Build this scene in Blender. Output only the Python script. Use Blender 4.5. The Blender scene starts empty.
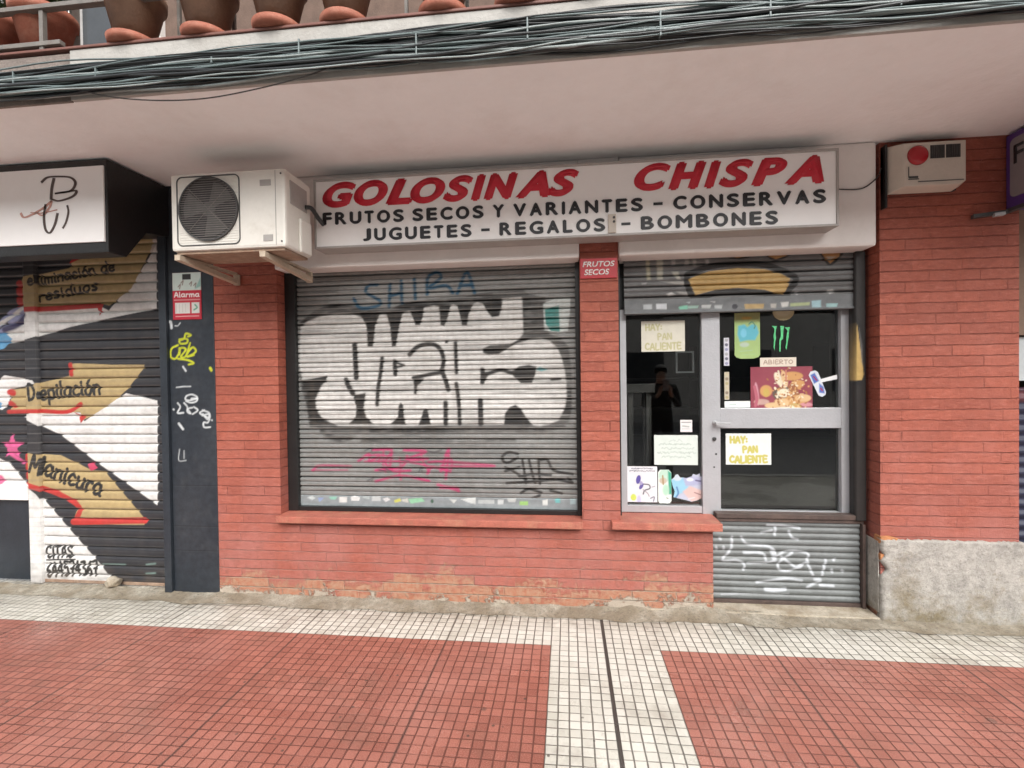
import bpy, bmesh, math, random
import numpy as np
from mathutils import Vector, Matrix
random.seed(7); rng = np.random.default_rng(11)
S = bpy.context.scene; COL = S.collection; R = math.radians

# ------------------------------------------------------------------ helpers
def lin(r, g, b):
    f = lambda v: (v/255/12.92 if v/255 <= .04045 else ((v/255+.055)/1.055)**2.4)
    return (f(r), f(g), f(b))
ROOT = {}
def tag(o, label=None, cat=None, group=None, kind=None):
    if label: o['label'] = label
    if cat: o['category'] = cat
    if group: o['group'] = group
    if kind: o['kind'] = kind
    return o
def empty(name, loc, label, cat, group=None):
    o = bpy.data.objects.new(name, None); COL.objects.link(o); o.location = loc
    o.empty_display_size = .1; ROOT[o.name] = Vector(loc)
    return tag(o, label, cat, group)
def link(name, me, mat, parent=None, smooth=False):
    o = bpy.data.objects.new(name, me); COL.objects.link(o)
    if mat: me.materials.append(mat)
    if parent:
        L = ROOT.get(parent.name, Vector((0, 0, 0)))
        me.transform(Matrix.Translation(-L)); o.parent = parent; ROOT[o.name] = L
    else:
        ROOT[o.name] = Vector((0, 0, 0))
    if smooth:
        me.polygons.foreach_set('use_smooth', [True]*len(me.polygons))
    return o
class MB:
    def __init__(s): s.v = []; s.f = []; s.bev = 0
    def box(s, x0, x1, y0, y1, z0, z1):
        n = len(s.v)
        s.v += [(x, y, z) for x in (x0, x1) for y in (y0, y1) for z in (z0, z1)]
        for q in ((0,1,3,2),(4,6,7,5),(0,4,5,1),(2,3,7,6),(0,2,6,4),(1,5,7,3)): s.f.append([n+i for i in q])
        return s
    def bar(s, a, b, w, h=None, up=(0, 0, 1)):
        a = Vector(a); b = Vector(b); d = (b-a).normalized(); h = h or w
        u = Vector(up)
        if abs(d.dot(u)) > .95: u = Vector((1, 0, 0))
        x = d.cross(u).normalized()*w/2; y = x.cross(d).normalized()*h/2
        n = len(s.v)
        for p in (a, b):
            for k, l in ((-1,-1),(1,-1),(1,1),(-1,1)): s.v.append(tuple(p+x*k+y*l))
        s.f += [[n,n+1,n+2,n+3][::-1],[n+4,n+5,n+6,n+7]]+[[n+i,n+(i+1)%4,n+4+(i+1)%4,n+4+i] for i in range(4)]
        return s
    def tube(s, pts, r, seg=8):
        pts = [Vector(p) for p in pts]; n = len(s.v); m = len(pts)
        for i, p in enumerate(pts):
            d = (pts[min(i+1, m-1)]-pts[max(i-1, 0)]).normalized()
            u = Vector((0, 0, 1)) if abs(d.z) < .9 else Vector((1, 0, 0))
            x = d.cross(u).normalized(); y = x.cross(d)
            rr = r[i] if isinstance(r, (list, tuple)) else r
            for k in range(seg):
                a = 2*math.pi*k/seg; s.v.append(tuple(p+(x*math.cos(a)+y*math.sin(a))*rr))
        for i in range(m-1):
            for k in range(seg):
                s.f.append([n+i*seg+k, n+i*seg+(k+1) % seg, n+(i+1)*seg+(k+1) % seg, n+(i+1)*seg+k])
        s.f.append([n+k for k in range(seg)][::-1]); s.f.append([n+(m-1)*seg+k for k in range(seg)])
        return s
    def lathe(s, prof, seg=28, c=(0, 0, 0), axis='z'):
        n = len(s.v)
        for r, h in prof:
            for k in range(seg):
                a = 2*math.pi*k/seg
                p = (r*math.cos(a), r*math.sin(a), h) if axis == 'z' else (r*math.cos(a), -h, r*math.sin(a))
                s.v.append((p[0]+c[0], p[1]+c[1], p[2]+c[2]))
        for i in range(len(prof)-1):
            for k in range(seg):
                s.f.append([n+i*seg+k, n+i*seg+(k+1) % seg, n+(i+1)*seg+(k+1) % seg, n+(i+1)*seg+k])
        s.f.append([n+k for k in range(seg)][::-1]); s.f.append([n+(len(prof)-1)*seg+k for k in range(seg)])
        return s
    def plate(s, pts, y0, y1):          # outline of (x, z) points, between two depths
        n = len(s.v); m = len(pts)
        s.v += [(x, y0, z) for x, z in pts]+[(x, y1, z) for x, z in pts]
        s.f.append(list(range(n, n+m))); s.f.append(list(range(n+m, n+2*m))[::-1])
        for i in range(m): s.f.append([n+i, n+m+i, n+m+(i+1) % m, n+(i+1) % m])
        return s
    def mesh(s, name):
        me = bpy.data.meshes.new(name); me.from_pydata(s.v, [], s.f)
        bm = bmesh.new(); bm.from_mesh(me); bmesh.ops.recalc_face_normals(bm, faces=bm.faces)
        if s.bev:
            es = [e for e in bm.edges if len(e.link_faces) == 2 and e.calc_face_angle(0) > .6]
            bmesh.ops.bevel(bm, geom=es, offset=s.bev, segments=2, affect='EDGES', profile=.6)
        bm.to_mesh(me); bm.free(); return me
    def build(s, name, mat, parent=None, smooth=False, bev=0):
        s.bev = bev
        return link(name, s.mesh(name), mat, parent, smooth)
def box(name, mat, parent, *b, bev=.002): return MB().box(*b).build(name, mat, parent, bev=bev)

# ------------------------------------------------------------------ paint (own surface colours held per vertex)
def vnoise(X, Z, sx, sz, seed):
    g = np.random.default_rng(seed).random((256, 256))
    u = X/sx+97.3; v = Z/sz+53.1; i = np.floor(u).astype(int); j = np.floor(v).astype(int)
    fu = u-i; fv = v-j; fu = fu*fu*(3-2*fu); fv = fv*fv*(3-2*fv)
    q = lambda a, b: g[a % 256, b % 256]
    return (q(i, j)*(1-fu)+q(i+1, j)*fu)*(1-fv)+(q(i, j+1)*(1-fu)+q(i+1, j+1)*fu)*fv
GL = {  # pen strokes for hand lettering: width, polylines (0..1 tall)
 'a': (.6, [[(.5,.55),(.25,.62),(.05,.4),(.05,.15),(.25,0),(.48,.2),(.5,.58),(.48,.1),(.58,0)]]),
 'b': (.55, [[(.05,1),(.05,0),(.3,0),(.5,.2),(.5,.45),(.3,.6),(.06,.5)]]),
 'c': (.5, [[(.45,.5),(.25,.62),(.05,.4),(.05,.15),(.25,0),(.48,.08)]]),
 'd': (.6, [[(.5,.5),(.25,.6),(.05,.35),(.1,.05),(.3,0),(.5,.2)],[(.52,1),(.5,.1),(.58,0)]]),
 'e': (.52, [[(.05,.3),(.45,.35),(.4,.55),(.22,.6),(.05,.35),(.1,.08),(.28,0),(.48,.1)]]),
 'i': (.22, [[(.08,.58),(.08,.08),(.16,0)],[(.09,.78),(.1,.83)]]),
 'l': (.2, [[(.08,1),(.07,.08),(.16,0)]]),
 'm': (.8, [[(.05,.6),(.05,0)],[(.05,.42),(.2,.6),(.36,.5),(.37,0)],[(.37,.42),(.53,.6),(.7,.48),(.72,0)]]),
 'n': (.56, [[(.05,.6),(.05,0)],[(.05,.4),(.25,.6),(.45,.5),(.48,0)]]),
 'o': (.55, [[(.25,.6),(.05,.35),(.1,.05),(.3,0),(.5,.25),(.42,.55),(.25,.6)]]),
 'ó': (.55, [[(.25,.6),(.05,.35),(.1,.05),(.3,0),(.5,.25),(.42,.55),(.25,.6)],[(.25,.75),(.4,.95)]]),
 'p': (.55, [[(.06,.6),(.05,-.35)],[(.06,.5),(.3,.62),(.5,.4),(.45,.1),(.25,0),(.06,.1)]]),
 'r': (.42, [[(.06,.6),(.06,0)],[(.06,.35),(.2,.58),(.4,.55)]]),
 's': (.45, [[(.4,.55),(.2,.62),(.06,.48),(.2,.33),(.38,.2),(.3,.02),(.05,.04)]]),
 't': (.4, [[(.18,.95),(.16,.1),(.3,0)],[(.02,.6),(.36,.62)]]),
 'u': (.56, [[(.05,.6),(.06,.12),(.22,0),(.42,.12),(.47,.6),(.48,.08),(.56,0)]]),
 'A': (.62, [[(.02,0),(.3,1),(.58,0)],[(.12,.36),(.48,.36)]]),
 'B': (.58, [[(.05,0),(.05,1),(.4,.92),(.4,.6),(.06,.52),(.48,.42),(.48,.08),(.05,0)]]),
 'C': (.58, [[(.52,.85),(.3,1),(.06,.7),(.06,.25),(.3,0),(.54,.12)]]),
 'D': (.62, [[(.08,0),(.1,1),(.4,.9),(.56,.5),(.4,.1),(.08,0)]]),
 'E': (.52, [[(.48,.98),(.06,1),(.06,0),(.5,.02)],[(.06,.52),(.4,.52)]]),
 'G': (.6, [[(.52,.85),(.3,1),(.06,.7),(.06,.25),(.3,0),(.54,.15),(.54,.45),(.32,.45)]]),
 'H': (.6, [[(.05,1),(.05,0)],[(.52,1),(.52,0)],[(.05,.5),(.52,.52)]]),
 'I': (.22, [[(.1,1),(.1,0)]]),
 'L': (.5, [[(.06,1),(.06,0),(.46,0)]]),
 'M': (.75, [[(.04,0),(.1,1),(.36,.35),(.62,1),(.7,0)]]),
 'N': (.62, [[(.05,0),(.05,1),(.54,0),(.54,1)]]),
 'O': (.65, [[(.32,1),(.06,.7),(.06,.3),(.32,0),(.58,.3),(.58,.7),(.32,1)]]),
 'P': (.55, [[(.05,0),(.05,1),(.42,.92),(.46,.65),(.06,.48)]]),
 'R': (.58, [[(.05,0),(.05,1),(.42,.92),(.44,.62),(.06,.5),(.52,0)]]),
 'S': (.52, [[(.46,.85),(.25,1),(.06,.78),(.2,.56),(.44,.4),(.44,.12),(.22,0),(.04,.14)]]),
 'T': (.58, [[(.02,1),(.54,1)],[(.28,1),(.28,0)]]),
 'Y': (.56, [[(.03,1),(.27,.5),(.52,1)],[(.27,.5),(.27,0)]]),
 '2': (.5, [[(.05,.8),(.25,1),(.45,.75),(.06,.02),(.48,.02)]]),
 '3': (.5, [[(.06,.95),(.42,.98),(.2,.6),(.44,.4),(.35,.05),(.04,.05)]]),
 '4': (.52, [[(.3,1),(.05,.4),(.48,.4)],[(.36,.7),(.34,0)]]),
 '5': (.5, [[(.45,1),(.1,.98),(.08,.58),(.36,.6),(.44,.25),(.25,0),(.04,.06)]]),
 '6': (.5, [[(.42,.95),(.12,.6),(.06,.2),(.25,0),(.44,.22),(.3,.46),(.08,.3)]]),
 '7': (.5, [[(.04,.98),(.46,1),(.2,0)],[(.14,.5),(.42,.5)]]),
 '1': (.3, [[(.04,.75),(.16,1),(.15,0)]]),
 ' ': (.35, []), ':': (.2, [[(.08,.15),(.09,.18)],[(.08,.6),(.09,.63)]]), '-': (.4, [[(.05,.45),(.35,.45)]]),
}
class Paint:
    def __init__(s, X, Z, base):
        s.X = X.ravel(); s.Z = Z.ravel(); s.c = np.tile(np.array(base, float), (len(s.X), 1))
    def _mix(s, idx, a, col):
        a = np.clip(a, 0, 1)[:, None]; s.c[idx] = s.c[idx]*(1-a)+np.array(col)*a
    def poly(s, pts, col, soft=.004, alpha=1):
        P = np.array(pts); m = soft*2
        idx = np.where((s.X > P[:,0].min()-m) & (s.X < P[:,0].max()+m) & (s.Z > P[:,1].min()-m) & (s.Z < P[:,1].max()+m))[0]
        if not len(idx): return s
        x = s.X[idx]; z = s.Z[idx]; ins = np.zeros(len(idx), bool); d = np.full(len(idx), 9.)
        for i in range(len(P)):
            ax, az = P[i]; bx, bz = P[(i+1) % len(P)]
            c = ((az > z) != (bz > z)); ins ^= c & (x < (bx-ax)*(z-az)/((bz-az) if abs(bz-az) > 1e-9 else 1e-9)+ax)
            ex, ez = bx-ax, bz-az; t = np.clip(((x-ax)*ex+(z-az)*ez)/max(ex*ex+ez*ez, 1e-9), 0, 1)
            d = np.minimum(d, np.hypot(x-ax-t*ex, z-az-t*ez))
        s._mix(idx, (.5+np.where(ins, d, -d)/soft)*alpha, col); return s
    def stroke(s, pts, w, col, soft=.004, alpha=1):
        P = np.array(pts); m = w+soft*2
        idx = np.where((s.X > P[:,0].min()-m) & (s.X < P[:,0].max()+m) & (s.Z > P[:,1].min()-m) & (s.Z < P[:,1].max()+m))[0]
        if not len(idx): return s
        x = s.X[idx]; z = s.Z[idx]; d = np.full(len(idx), 9.)
        for i in range(max(1, len(P)-1)):
            ax, az = P[i]; bx, bz = P[min(i+1, len(P)-1)]; ex, ez = bx-ax, bz-az
            t = np.clip(((x-ax)*ex+(z-az)*ez)/max(ex*ex+ez*ez, 1e-9), 0, 1)
            d = np.minimum(d, np.hypot(x-ax-t*ex, z-az-t*ez))
        s._mix(idx, (.5+(w/2-d)/soft)*alpha, col); return s
    def smooth(s, pts, w, col, **k):    # curved stroke through the points
        return s.stroke(curve(pts), w, col, **k)
    def text(s, t, a, b, h, w, col, jit=.04, soft=.003, alpha=1):
        # written from a to b (x, z) along the baseline, letter height h
        rr = random.Random(t); n = sum(GL[ch][0]+.12 for ch in t); a = np.array(a); b = np.array(b)
        L = np.hypot(*(b-a)); d = (b-a)/L; u = np.array((-d[1], d[0])); k = L/n; p = 0
        for ch in t:
            g = GL[ch]; oy = rr.uniform(-jit, jit)*h
            for pl in g[1]:
                s.smooth([tuple(a+d*(p+x)*k+u*(y*h+oy)) for x, y in pl], w, col, soft=soft, alpha=alpha)
            p += g[0]+.12
        return s
    def scribble(s, a, b, h, w, col, alpha=1):   # a line of writing too faint to read
        rr = random.Random(str(a)); a = np.array(a); b = np.array(b); n = max(6, int(np.hypot(*(b-a))/(h*.32)))
        P = [tuple(a+(b-a)*k/n+np.array((0, h*rr.uniform(0, 1)))) for k in range(n+1)]
        k = 0
        while k < n:
            m = rr.randint(3, 7); s.smooth(P[k:k+m], w, col, soft=.003, alpha=alpha); k += m
        return s
    def dirt(s, sx, sz, amt, seed, thr=0., col=(.03, .028, .025)):
        n = vnoise(s.X, s.Z, sx, sz, seed); a = np.clip((n-thr)/(1-thr), 0, 1)*amt
        s.c = s.c*(1-a[:, None])+np.array(col)*a[:, None]; return s
def curve(P, n=5):
    P = [np.array(p, float) for p in P]
    if len(P) < 3: return P
    Q = [2*P[0]-P[1]]+P+[2*P[-1]-P[-2]]; o = []
    for i in range(1, len(Q)-2):
        for k in range(n):
            t = k/n; a, b, c, d = Q[i-1:i+3]
            o.append(.5*((2*b)+(c-a)*t+(2*a-5*b+4*c-d)*t*t+(3*b-a-3*c+d)*t**3))
    return o+[P[-1]]
def ell(cx, cz, rx, rz, rot=0, n=20):
    c, q = math.cos(rot), math.sin(rot)
    return [(cx+rx*math.cos(t)*c-rz*math.sin(t)*q, cz+rx*math.cos(t)*q+rz*math.sin(t)*c) for t in [2*math.pi*k/n for k in range(n)]]
def rect(x0, z0, x1, z1): return [(x0, z0), (x1, z0), (x1, z1), (x0, z1)]
def sheet(name, x0, x1, z0, z1, step, yf, paint, mat, parent=None, stepz=None, mask=None, base=(.5, .5, .5), smooth=True, thick=0):
    nx = max(2, int((x1-x0)/step)+1); nz = max(2, int((z1-z0)/(stepz or step))+1)
    X, Z = np.meshgrid(np.linspace(x0, x1, nx), np.linspace(z0, z1, nz))
    Yv = yf(X, Z) if callable(yf) else np.full_like(X, yf)
    p = Paint(X, Z, base); paint(p)
    i = np.arange(nx*nz).reshape(nz, nx)
    F = np.stack([i[:-1, :-1], i[:-1, 1:], i[1:, 1:], i[1:, :-1]], -1).reshape(-1, 4)
    co = np.stack([X, Yv, Z], -1).reshape(-1, 3)
    if mask is not None:
        q = Paint(X, Z, (0, 0, 0)).poly(mask, (1, 1, 1), soft=step*.2).c[:, 0] > .5
        F = F[q[F].all(1)]
    me = bpy.data.meshes.new(name); me.from_pydata(co.tolist(), [], F.tolist())
    at = me.color_attributes.new('paint', 'FLOAT_COLOR', 'POINT')
    at.data.foreach_set('color', np.hstack([p.c, np.ones((len(p.c), 1))]).astype(np.float32).ravel())
    if mask is not None:
        bm = bmesh.new(); bm.from_mesh(me); bmesh.ops.delete(bm, geom=[v for v in bm.verts if not v.link_faces], context='VERTS'); bm.to_mesh(me); bm.free()
    o = link(name, me, mat, parent, smooth)
    if thick:
        md = o.modifiers.new('thickness', 'SOLIDIFY'); md.thickness = thick; md.offset = -1
    return o

# ------------------------------------------------------------------ materials
class NT:
    def __init__(s, name):
        s.m = bpy.data.materials.new(name); s.m.use_nodes = True; s.t = s.m.node_tree
        s.b = s.t.nodes['Principled BSDF']
    def n(s, ty, **k):
        nd = s.t.nodes.new(ty)
        for a, v in k.items():
            if a[0] == '_': setattr(nd, a[1:], v)
            else:
                key = int(a[1:]) if a[0] == 'i' and a[1:].isdigit() else a.replace('_', ' ')
                inp = nd.inputs[key]
                if hasattr(v, 'is_output') or hasattr(v, 'links'): s.t.links.new(v, inp)
                else: inp.default_value = v
        return nd
    def math(s, op, a, b=0., c=0.): return s.n('ShaderNodeMath', _operation=op, i0=a, i1=b, i2=c).outputs[0]
    def mix(s, f, a, b, mode='MIX'):
        nd = s.n('ShaderNodeMixRGB', _blend_type=mode)
        for i, v in enumerate((f, a, b)):
            if hasattr(v, 'links'): s.t.links.new(v, nd.inputs[i])
            else: nd.inputs[i].default_value = v if i == 0 else (*v, 1)
        return nd.outputs[0]
    def noise(s, vec, scale, detail=4, rough=.6):
        return s.n('ShaderNodeTexNoise', Vector=vec, Scale=scale, Detail=detail, Roughness=rough).outputs['Fac']
    def ramp(s, f, a, b): return s.n('ShaderNodeMapRange', _clamp=True, i0=f, i1=a, i2=b).outputs[0]
    def pos(s): return s.n('ShaderNodeNewGeometry').outputs['Position']
    def out(s, col=None, rough=None, bump=None, dist=.004, strength=1.):
        for k, v in (('Base Color', col), ('Roughness', rough)):
            if v is None: continue
            if hasattr(v, 'links'): s.t.links.new(v, s.b.inputs[k])
            else: s.b.inputs[k].default_value = (*v, 1) if k == 'Base Color' else v
        if bump is not None:
            nd = s.n('ShaderNodeBump', Height=bump, Distance=dist, Strength=strength)
            s.t.links.new(nd.outputs[0], s.b.inputs['Normal'])
        return s.m
def plain(name, col, rough=.6, metal=0., var=.18, scale=6., bump=.0015, spec=.5, dirt=None):
    t = NT(name); p = t.pos(); n = t.noise(p, scale, 6); n2 = t.noise(p, scale*9, 3)
    f = t.math('ADD', t.math('MULTIPLY', n, .7), t.math('MULTIPLY', n2, .3))
    c = t.mix(t.ramp(f, .3, .7), tuple(v*(1-var) for v in col), tuple(min(1, v*(1+var)) for v in col))
    if dirt: c = t.mix(t.math('MULTIPLY', t.ramp(t.noise(p, scale*.8, 7, .7), .5, .75), dirt[0]), c, dirt[1])
    t.b.inputs['Metallic'].default_value = metal; t.b.inputs['Specular IOR Level'].default_value = spec
    return t.out(c, rough, n2, bump)
def painted(name, rough=.5, spec=.4, var=.12):
    t = NT(name); a = t.n('ShaderNodeAttribute', _attribute_name='paint').outputs['Color']; p = t.pos()
    n = t.noise(p, 22, 5); c = t.mix(t.ramp(n, .35, .7), a, t.mix(1, a, (1-var*1.6,)*3, 'MULTIPLY'))
    t.b.inputs['Specular IOR Level'].default_value = spec
    return t.out(c, rough, t.noise(p, 90, 3), .0008)
def brick_mat(name, c1, c2, cm, peel=True):
    t = NT(name); p = t.pos(); s = t.n('ShaderNodeSeparateXYZ', Vector=p).outputs
    w1 = t.math('MULTIPLY', t.math('SUBTRACT', t.noise(p, 7, 3), .5), .012)
    w2 = t.math('MULTIPLY', t.math('SUBTRACT', t.noise(p, 40, 2), .5), .006)
    u = t.math('ADD', t.math('ADD', s[0], s[1]), t.math('ADD', w1, w2))
    v = t.math('ADD', s[2], t.math('ADD', w1, w2))
    row = t.math('FLOOR', t.math('DIVIDE', v, .0665)); fz = t.math('FRACT', t.math('DIVIDE', v, .0665))
    rr_ = t.n('ShaderNodeTexWhiteNoise', _noise_dimensions='1D', W=row).outputs['Value']
    uu = t.math('ADD', t.math('DIVIDE', u, .287), t.math('ADD', t.math('MULTIPLY', t.math('MODULO', row, 2.), .5), t.math('MULTIPLY', rr_, .3)))
    fu = t.math('FRACT', uu); cell = t.n('ShaderNodeCombineXYZ', X=t.math('FLOOR', uu), Y=row).outputs[0]
    rb = t.n('ShaderNodeTexWhiteNoise', _noise_dimensions='3D', Vector=cell).outputs['Value']
    ed = t.math('MULTIPLY', t.math('SUBTRACT', t.noise(p, 60, 4, .7), .5), .10)
    hz = t.ramp(t.math('ADD', t.math('ABSOLUTE', t.math('SUBTRACT', fz, .5)), ed), .435, .475)
    vt = t.math('MULTIPLY', t.ramp(t.math('ADD', t.math('ABSOLUTE', t.math('SUBTRACT', fu, .5)), t.math('MULTIPLY', ed, .25)), .484, .494), t.math('MULTIPLY', t.ramp(t.noise(p, 4.5, 3), .42, .64), .65))
    fac = t.math('MAXIMUM', t.math('MULTIPLY', hz, t.ramp(t.noise(p, 8, 4), .22, .5)), vt)
    class Q: outputs = {'Color': rb}
    col = t.mix(rb, c1, c2); col = t.mix(t.math('MULTIPLY', fac, .55), col, cm)
    sv = t.n('ShaderNodeMapping', Vector=p); sv.inputs['Scale'].default_value = (16, 16, 62); st = t.noise(sv.outputs[0], 1., 5, .7)
    n1 = t.noise(p, 3.2, 7, .65); n2 = t.noise(p, 26, 5, .7); n3 = t.noise(p, 110, 3)
    col = t.mix(t.math('MULTIPLY', t.ramp(n2, .46, .72), .6), col, tuple(v*.6 for v in c1))
    col = t.mix(t.math('MULTIPLY', t.ramp(n1, .48, .75), .4), col, (.40, .135, .098))
    col = t.mix(t.math('MULTIPLY', t.ramp(st, .52, .68), .4), col, (.17, .038, .027)); col = t.mix(t.math('MULTIPLY', t.ramp(st, .46, .33), .4), col, (.52, .19, .14))
    spk = t.ramp(t.noise(p, 60, 4, .8), .60, .68); col = t.mix(t.math('MULTIPLY', spk, .5), col, (.12, .03, .022)); spl = t.ramp(t.noise(p, 47, 4, .8), .36, .30); col = t.mix(t.math('MULTIPLY', spl, .5), col, (.55, .27, .21))
    hgt = t.math('SUBTRACT', t.math('ADD', t.math('MULTIPLY', st, .35), t.math('MULTIPLY', n2, .55)), t.math('MULTIPLY', fac, t.ramp(n1, .2, .7)))
    if peel:
        # dusty faded paint low down, then bare bricks and mortar at the foot of the wall
        low = t.math('SUBTRACT', 1., t.ramp(s[2], .05, 1.3))
        col = t.mix(t.math('MULTIPLY', low, t.ramp(n1, .25, .75)), col, (.40, .165, .145))
        dust = t.math('MULTIPLY', t.ramp(t.noise(p, 13, 6, .7), .52, .66), t.math('SUBTRACT', 1., t.ramp(s[2], .1, .62)))
        col = t.mix(t.math('MULTIPLY', dust, .7), col, (.22, .09, .065))
        pale = t.math('MULTIPLY', fac, t.math('SUBTRACT', 1., t.ramp(s[2], .1, .7))); col = t.mix(t.math('MULTIPLY', pale, .5), col, (.46, .27, .22))
        q = t.math('ADD', t.math('MULTIPLY', Q.outputs['Color'], .35), t.math('ADD', t.math('MULTIPLY', n1, .9), t.math('MULTIPLY', n2, .55)))
        q = t.math('SUBTRACT', q, t.math('MULTIPLY', s[2], 2.1))
        pm = t.math('MULTIPLY', t.ramp(q, .53, .70), .85)
        raw = t.mix(t.ramp(n2, .4, .65), (.38, .155, .085), (.42, .27, .18))
        raw = t.mix(fac, raw, (.42, .36, .28))
        col = t.mix(pm, col, raw)
        bl = lambda x0, rx, rz: t.ramp(t.math('SQRT', t.math('ADD', t.math('POWER', t.math('DIVIDE', t.math('SUBTRACT', s[0], x0), rx), 2.), t.math('POWER', t.math('DIVIDE', s[2], rz), 2.))), 1., .55)
        patch = t.math('MULTIPLY', t.math('MAXIMUM', bl(.80, .20, .26), t.math('MAXIMUM', bl(.42, .13, .11), bl(-2.40, .2, .09))), .17)
        cem = t.ramp(t.math('ADD', patch, t.math('SUBTRACT', t.math('ADD', t.noise(p, 5.3, 6, .7), t.math('MULTIPLY', n2, .25)), t.math('MULTIPLY', s[2], 1.6))), .60, .655)
        col = t.mix(cem, col, t.mix(n3, (.33, .27, .21), (.52, .45, .37)))
        hgt = t.math('ADD', hgt, t.math('ADD', t.math('MULTIPLY', pm, -.5), t.math('MULTIPLY', cem, .8)))
    return t.out(col, .62, t.math('ADD', hgt, t.math('MULTIPLY', n3, .2)), .014)
def tile_mat():
    t = NT('paving_tiles'); p = t.pos(); s = t.n('ShaderNodeSeparateXYZ', Vector=p).outputs; P = .05185
    wob = t.math('MULTIPLY', t.math('SUBTRACT', t.noise(p, 6, 2), .5), .006)
    u = t.math('DIVIDE', t.math('ADD', t.math('ADD', s[0], .108), wob), P); v = t.math('DIVIDE', t.math('ADD', t.math('ADD', s[1], .470), wob), P)
    fu = t.math('ABSOLUTE', t.math('SUBTRACT', t.math('FRACT', u), .5)); fv = t.math('ABSOLUTE', t.math('SUBTRACT', t.math('FRACT', v), .5))
    n1 = t.noise(p, 1.7, 6, .65); n2 = t.noise(p, 34, 4, .7); n3 = t.noise(p, 190, 3, .8)
    e = t.math('MULTIPLY', t.math('SUBTRACT', n2, .5), .05)
    gu = t.ramp(t.math('ADD', fu, e), .428, .46); gv = t.math('MULTIPLY', t.ramp(t.math('ADD', fv, e), .447, .474), t.ramp(t.noise(p, 5, 4), .3, .55))
    g = t.math('MAXIMUM', gu, gv)
    # wide joint every slab, open joint at the middle of the white strip
    cu = t.math('DIVIDE', u, 18.); su = t.ramp(t.math('ABSOLUTE', t.math('SUBTRACT', t.math('FRACT', t.math('ADD', t.math('DIVIDE', t.math('SUBTRACT', u, 6.), 18.), .5)), .5)), .010, .006)
    mj = t.ramp(t.math('ABSOLUTE', t.math('SUBTRACT', s[0], .205)), .0105, .0075)
    cell = t.n('ShaderNodeCombineXYZ', X=t.math('FLOOR', u), Y=t.math('FLOOR', v)).outputs[0]
    rnd = t.n('ShaderNodeTexWhiteNoise', _noise_dimensions='3D', Vector=cell).outputs['Value']
    slab = t.n('ShaderNodeCombineXYZ', X=t.math('FLOOR', t.math('DIVIDE', u, 6.)), Y=t.math('FLOOR', t.math('DIVIDE', v, 6.)), Z=3.).outputs[0]
    rs = t.n('ShaderNodeTexWhiteNoise', _noise_dimensions='3D', Vector=slab).outputs['Value']
    gt = lambda a, b: t.math('GREATER_THAN', a, b)
    strip = t.math('MULTIPLY', gt(s[0], -.108), gt(.5142, s[0]))
    white = t.math('MAXIMUM', t.math('MAXIMUM', gt(s[1], -.470), gt(-2.337, s[1])), strip)  # unseen tiles toward the kerb made white to bounce light up to the soffit
    vr = t.math('ADD', t.math('MULTIPLY', rnd, .45), t.math('ADD', t.math('MULTIPLY', rs, .2), t.math('MULTIPLY', n1, .6)))
    red = t.mix(t.ramp(vr, .25, .95), RED_A, RED_B); wh = t.mix(t.ramp(vr, .2, .85), WH_A, WH_B)
    red = t.mix(t.math('MULTIPLY', t.ramp(n3, .5, .75), .6), red, (.52, .27, .21)); red = t.mix(t.math('MULTIPLY', t.ramp(n3, .5, .3), .5), red, (.17, .055, .04))
    c = t.mix(white, red, wh)
    stain = t.ramp(t.noise(p, 2.6, 8, .72), .52, .72)
    c = t.mix(t.math('MULTIPLY', stain, .5), c, (.13, .085, .06))
    vor = t.n('ShaderNodeTexVoronoi', Vector=p, Scale=2.3, Randomness=1.).outputs['Distance']
    gum = t.ramp(t.math('ADD', vor, t.math('MULTIPLY', n2, .02)), .062, .048); c = t.mix(t.math('MULTIPLY', gum, .6), c, (.07, .055, .045))
    vor2 = t.n('ShaderNodeTexVoronoi', Vector=p, Scale=9., Randomness=1.).outputs['Distance']
    c = t.mix(t.math('MULTIPLY', t.ramp(vor2, .075, .05), .8), c, (.06, .05, .04))
    fade = t.ramp(t.noise(p, .9, 5, .6), .46, .66); c = t.mix(t.math('MULTIPLY', fade, .55), c, t.mix(white, (.40, .20, .165), (.60, .58, .53)))
    damp = t.ramp(t.noise(p, 1.15, 4, .55), .60, .44)
    gc = t.mix(white, (.125, .045, .035), (.07, .06, .05))
    wall = t.math('MULTIPLY', t.ramp(s[1], -.33, -.12), t.ramp(t.noise(p, 9, 6, .7), .35, .62))
    c = t.mix(t.math('MULTIPLY', wall, .9), c, (.20, .175, .135))
    c = t.mix(t.math('MULTIPLY', g, .8), c, gc); c = t.mix(t.math('MAXIMUM', mj, t.math('MULTIPLY', su, .4)), c, (.05, .045, .04))
    c = t.mix(t.math('MULTIPLY', t.ramp(n2, .62, .75), .5), c, (.10, .08, .06))
    h = t.math('SUBTRACT', t.math('ADD', t.math('MULTIPLY', n3, .1), t.math('MULTIPLY', rnd, .25)), t.math('MAXIMUM', g, t.math('MULTIPLY', mj, 1.6)))
    return t.out(c, t.math('ADD', t.math('MULTIPLY', t.math('SUBTRACT', 1., damp), .3), t.math('ADD', .08, t.math('MULTIPLY', n2, .28))), h, .007)
RED_A = (.24, .080, .058); RED_B = (.385, .142, .104); WH_A = (.42, .40, .34); WH_B = (.62, .60, .535)
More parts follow.
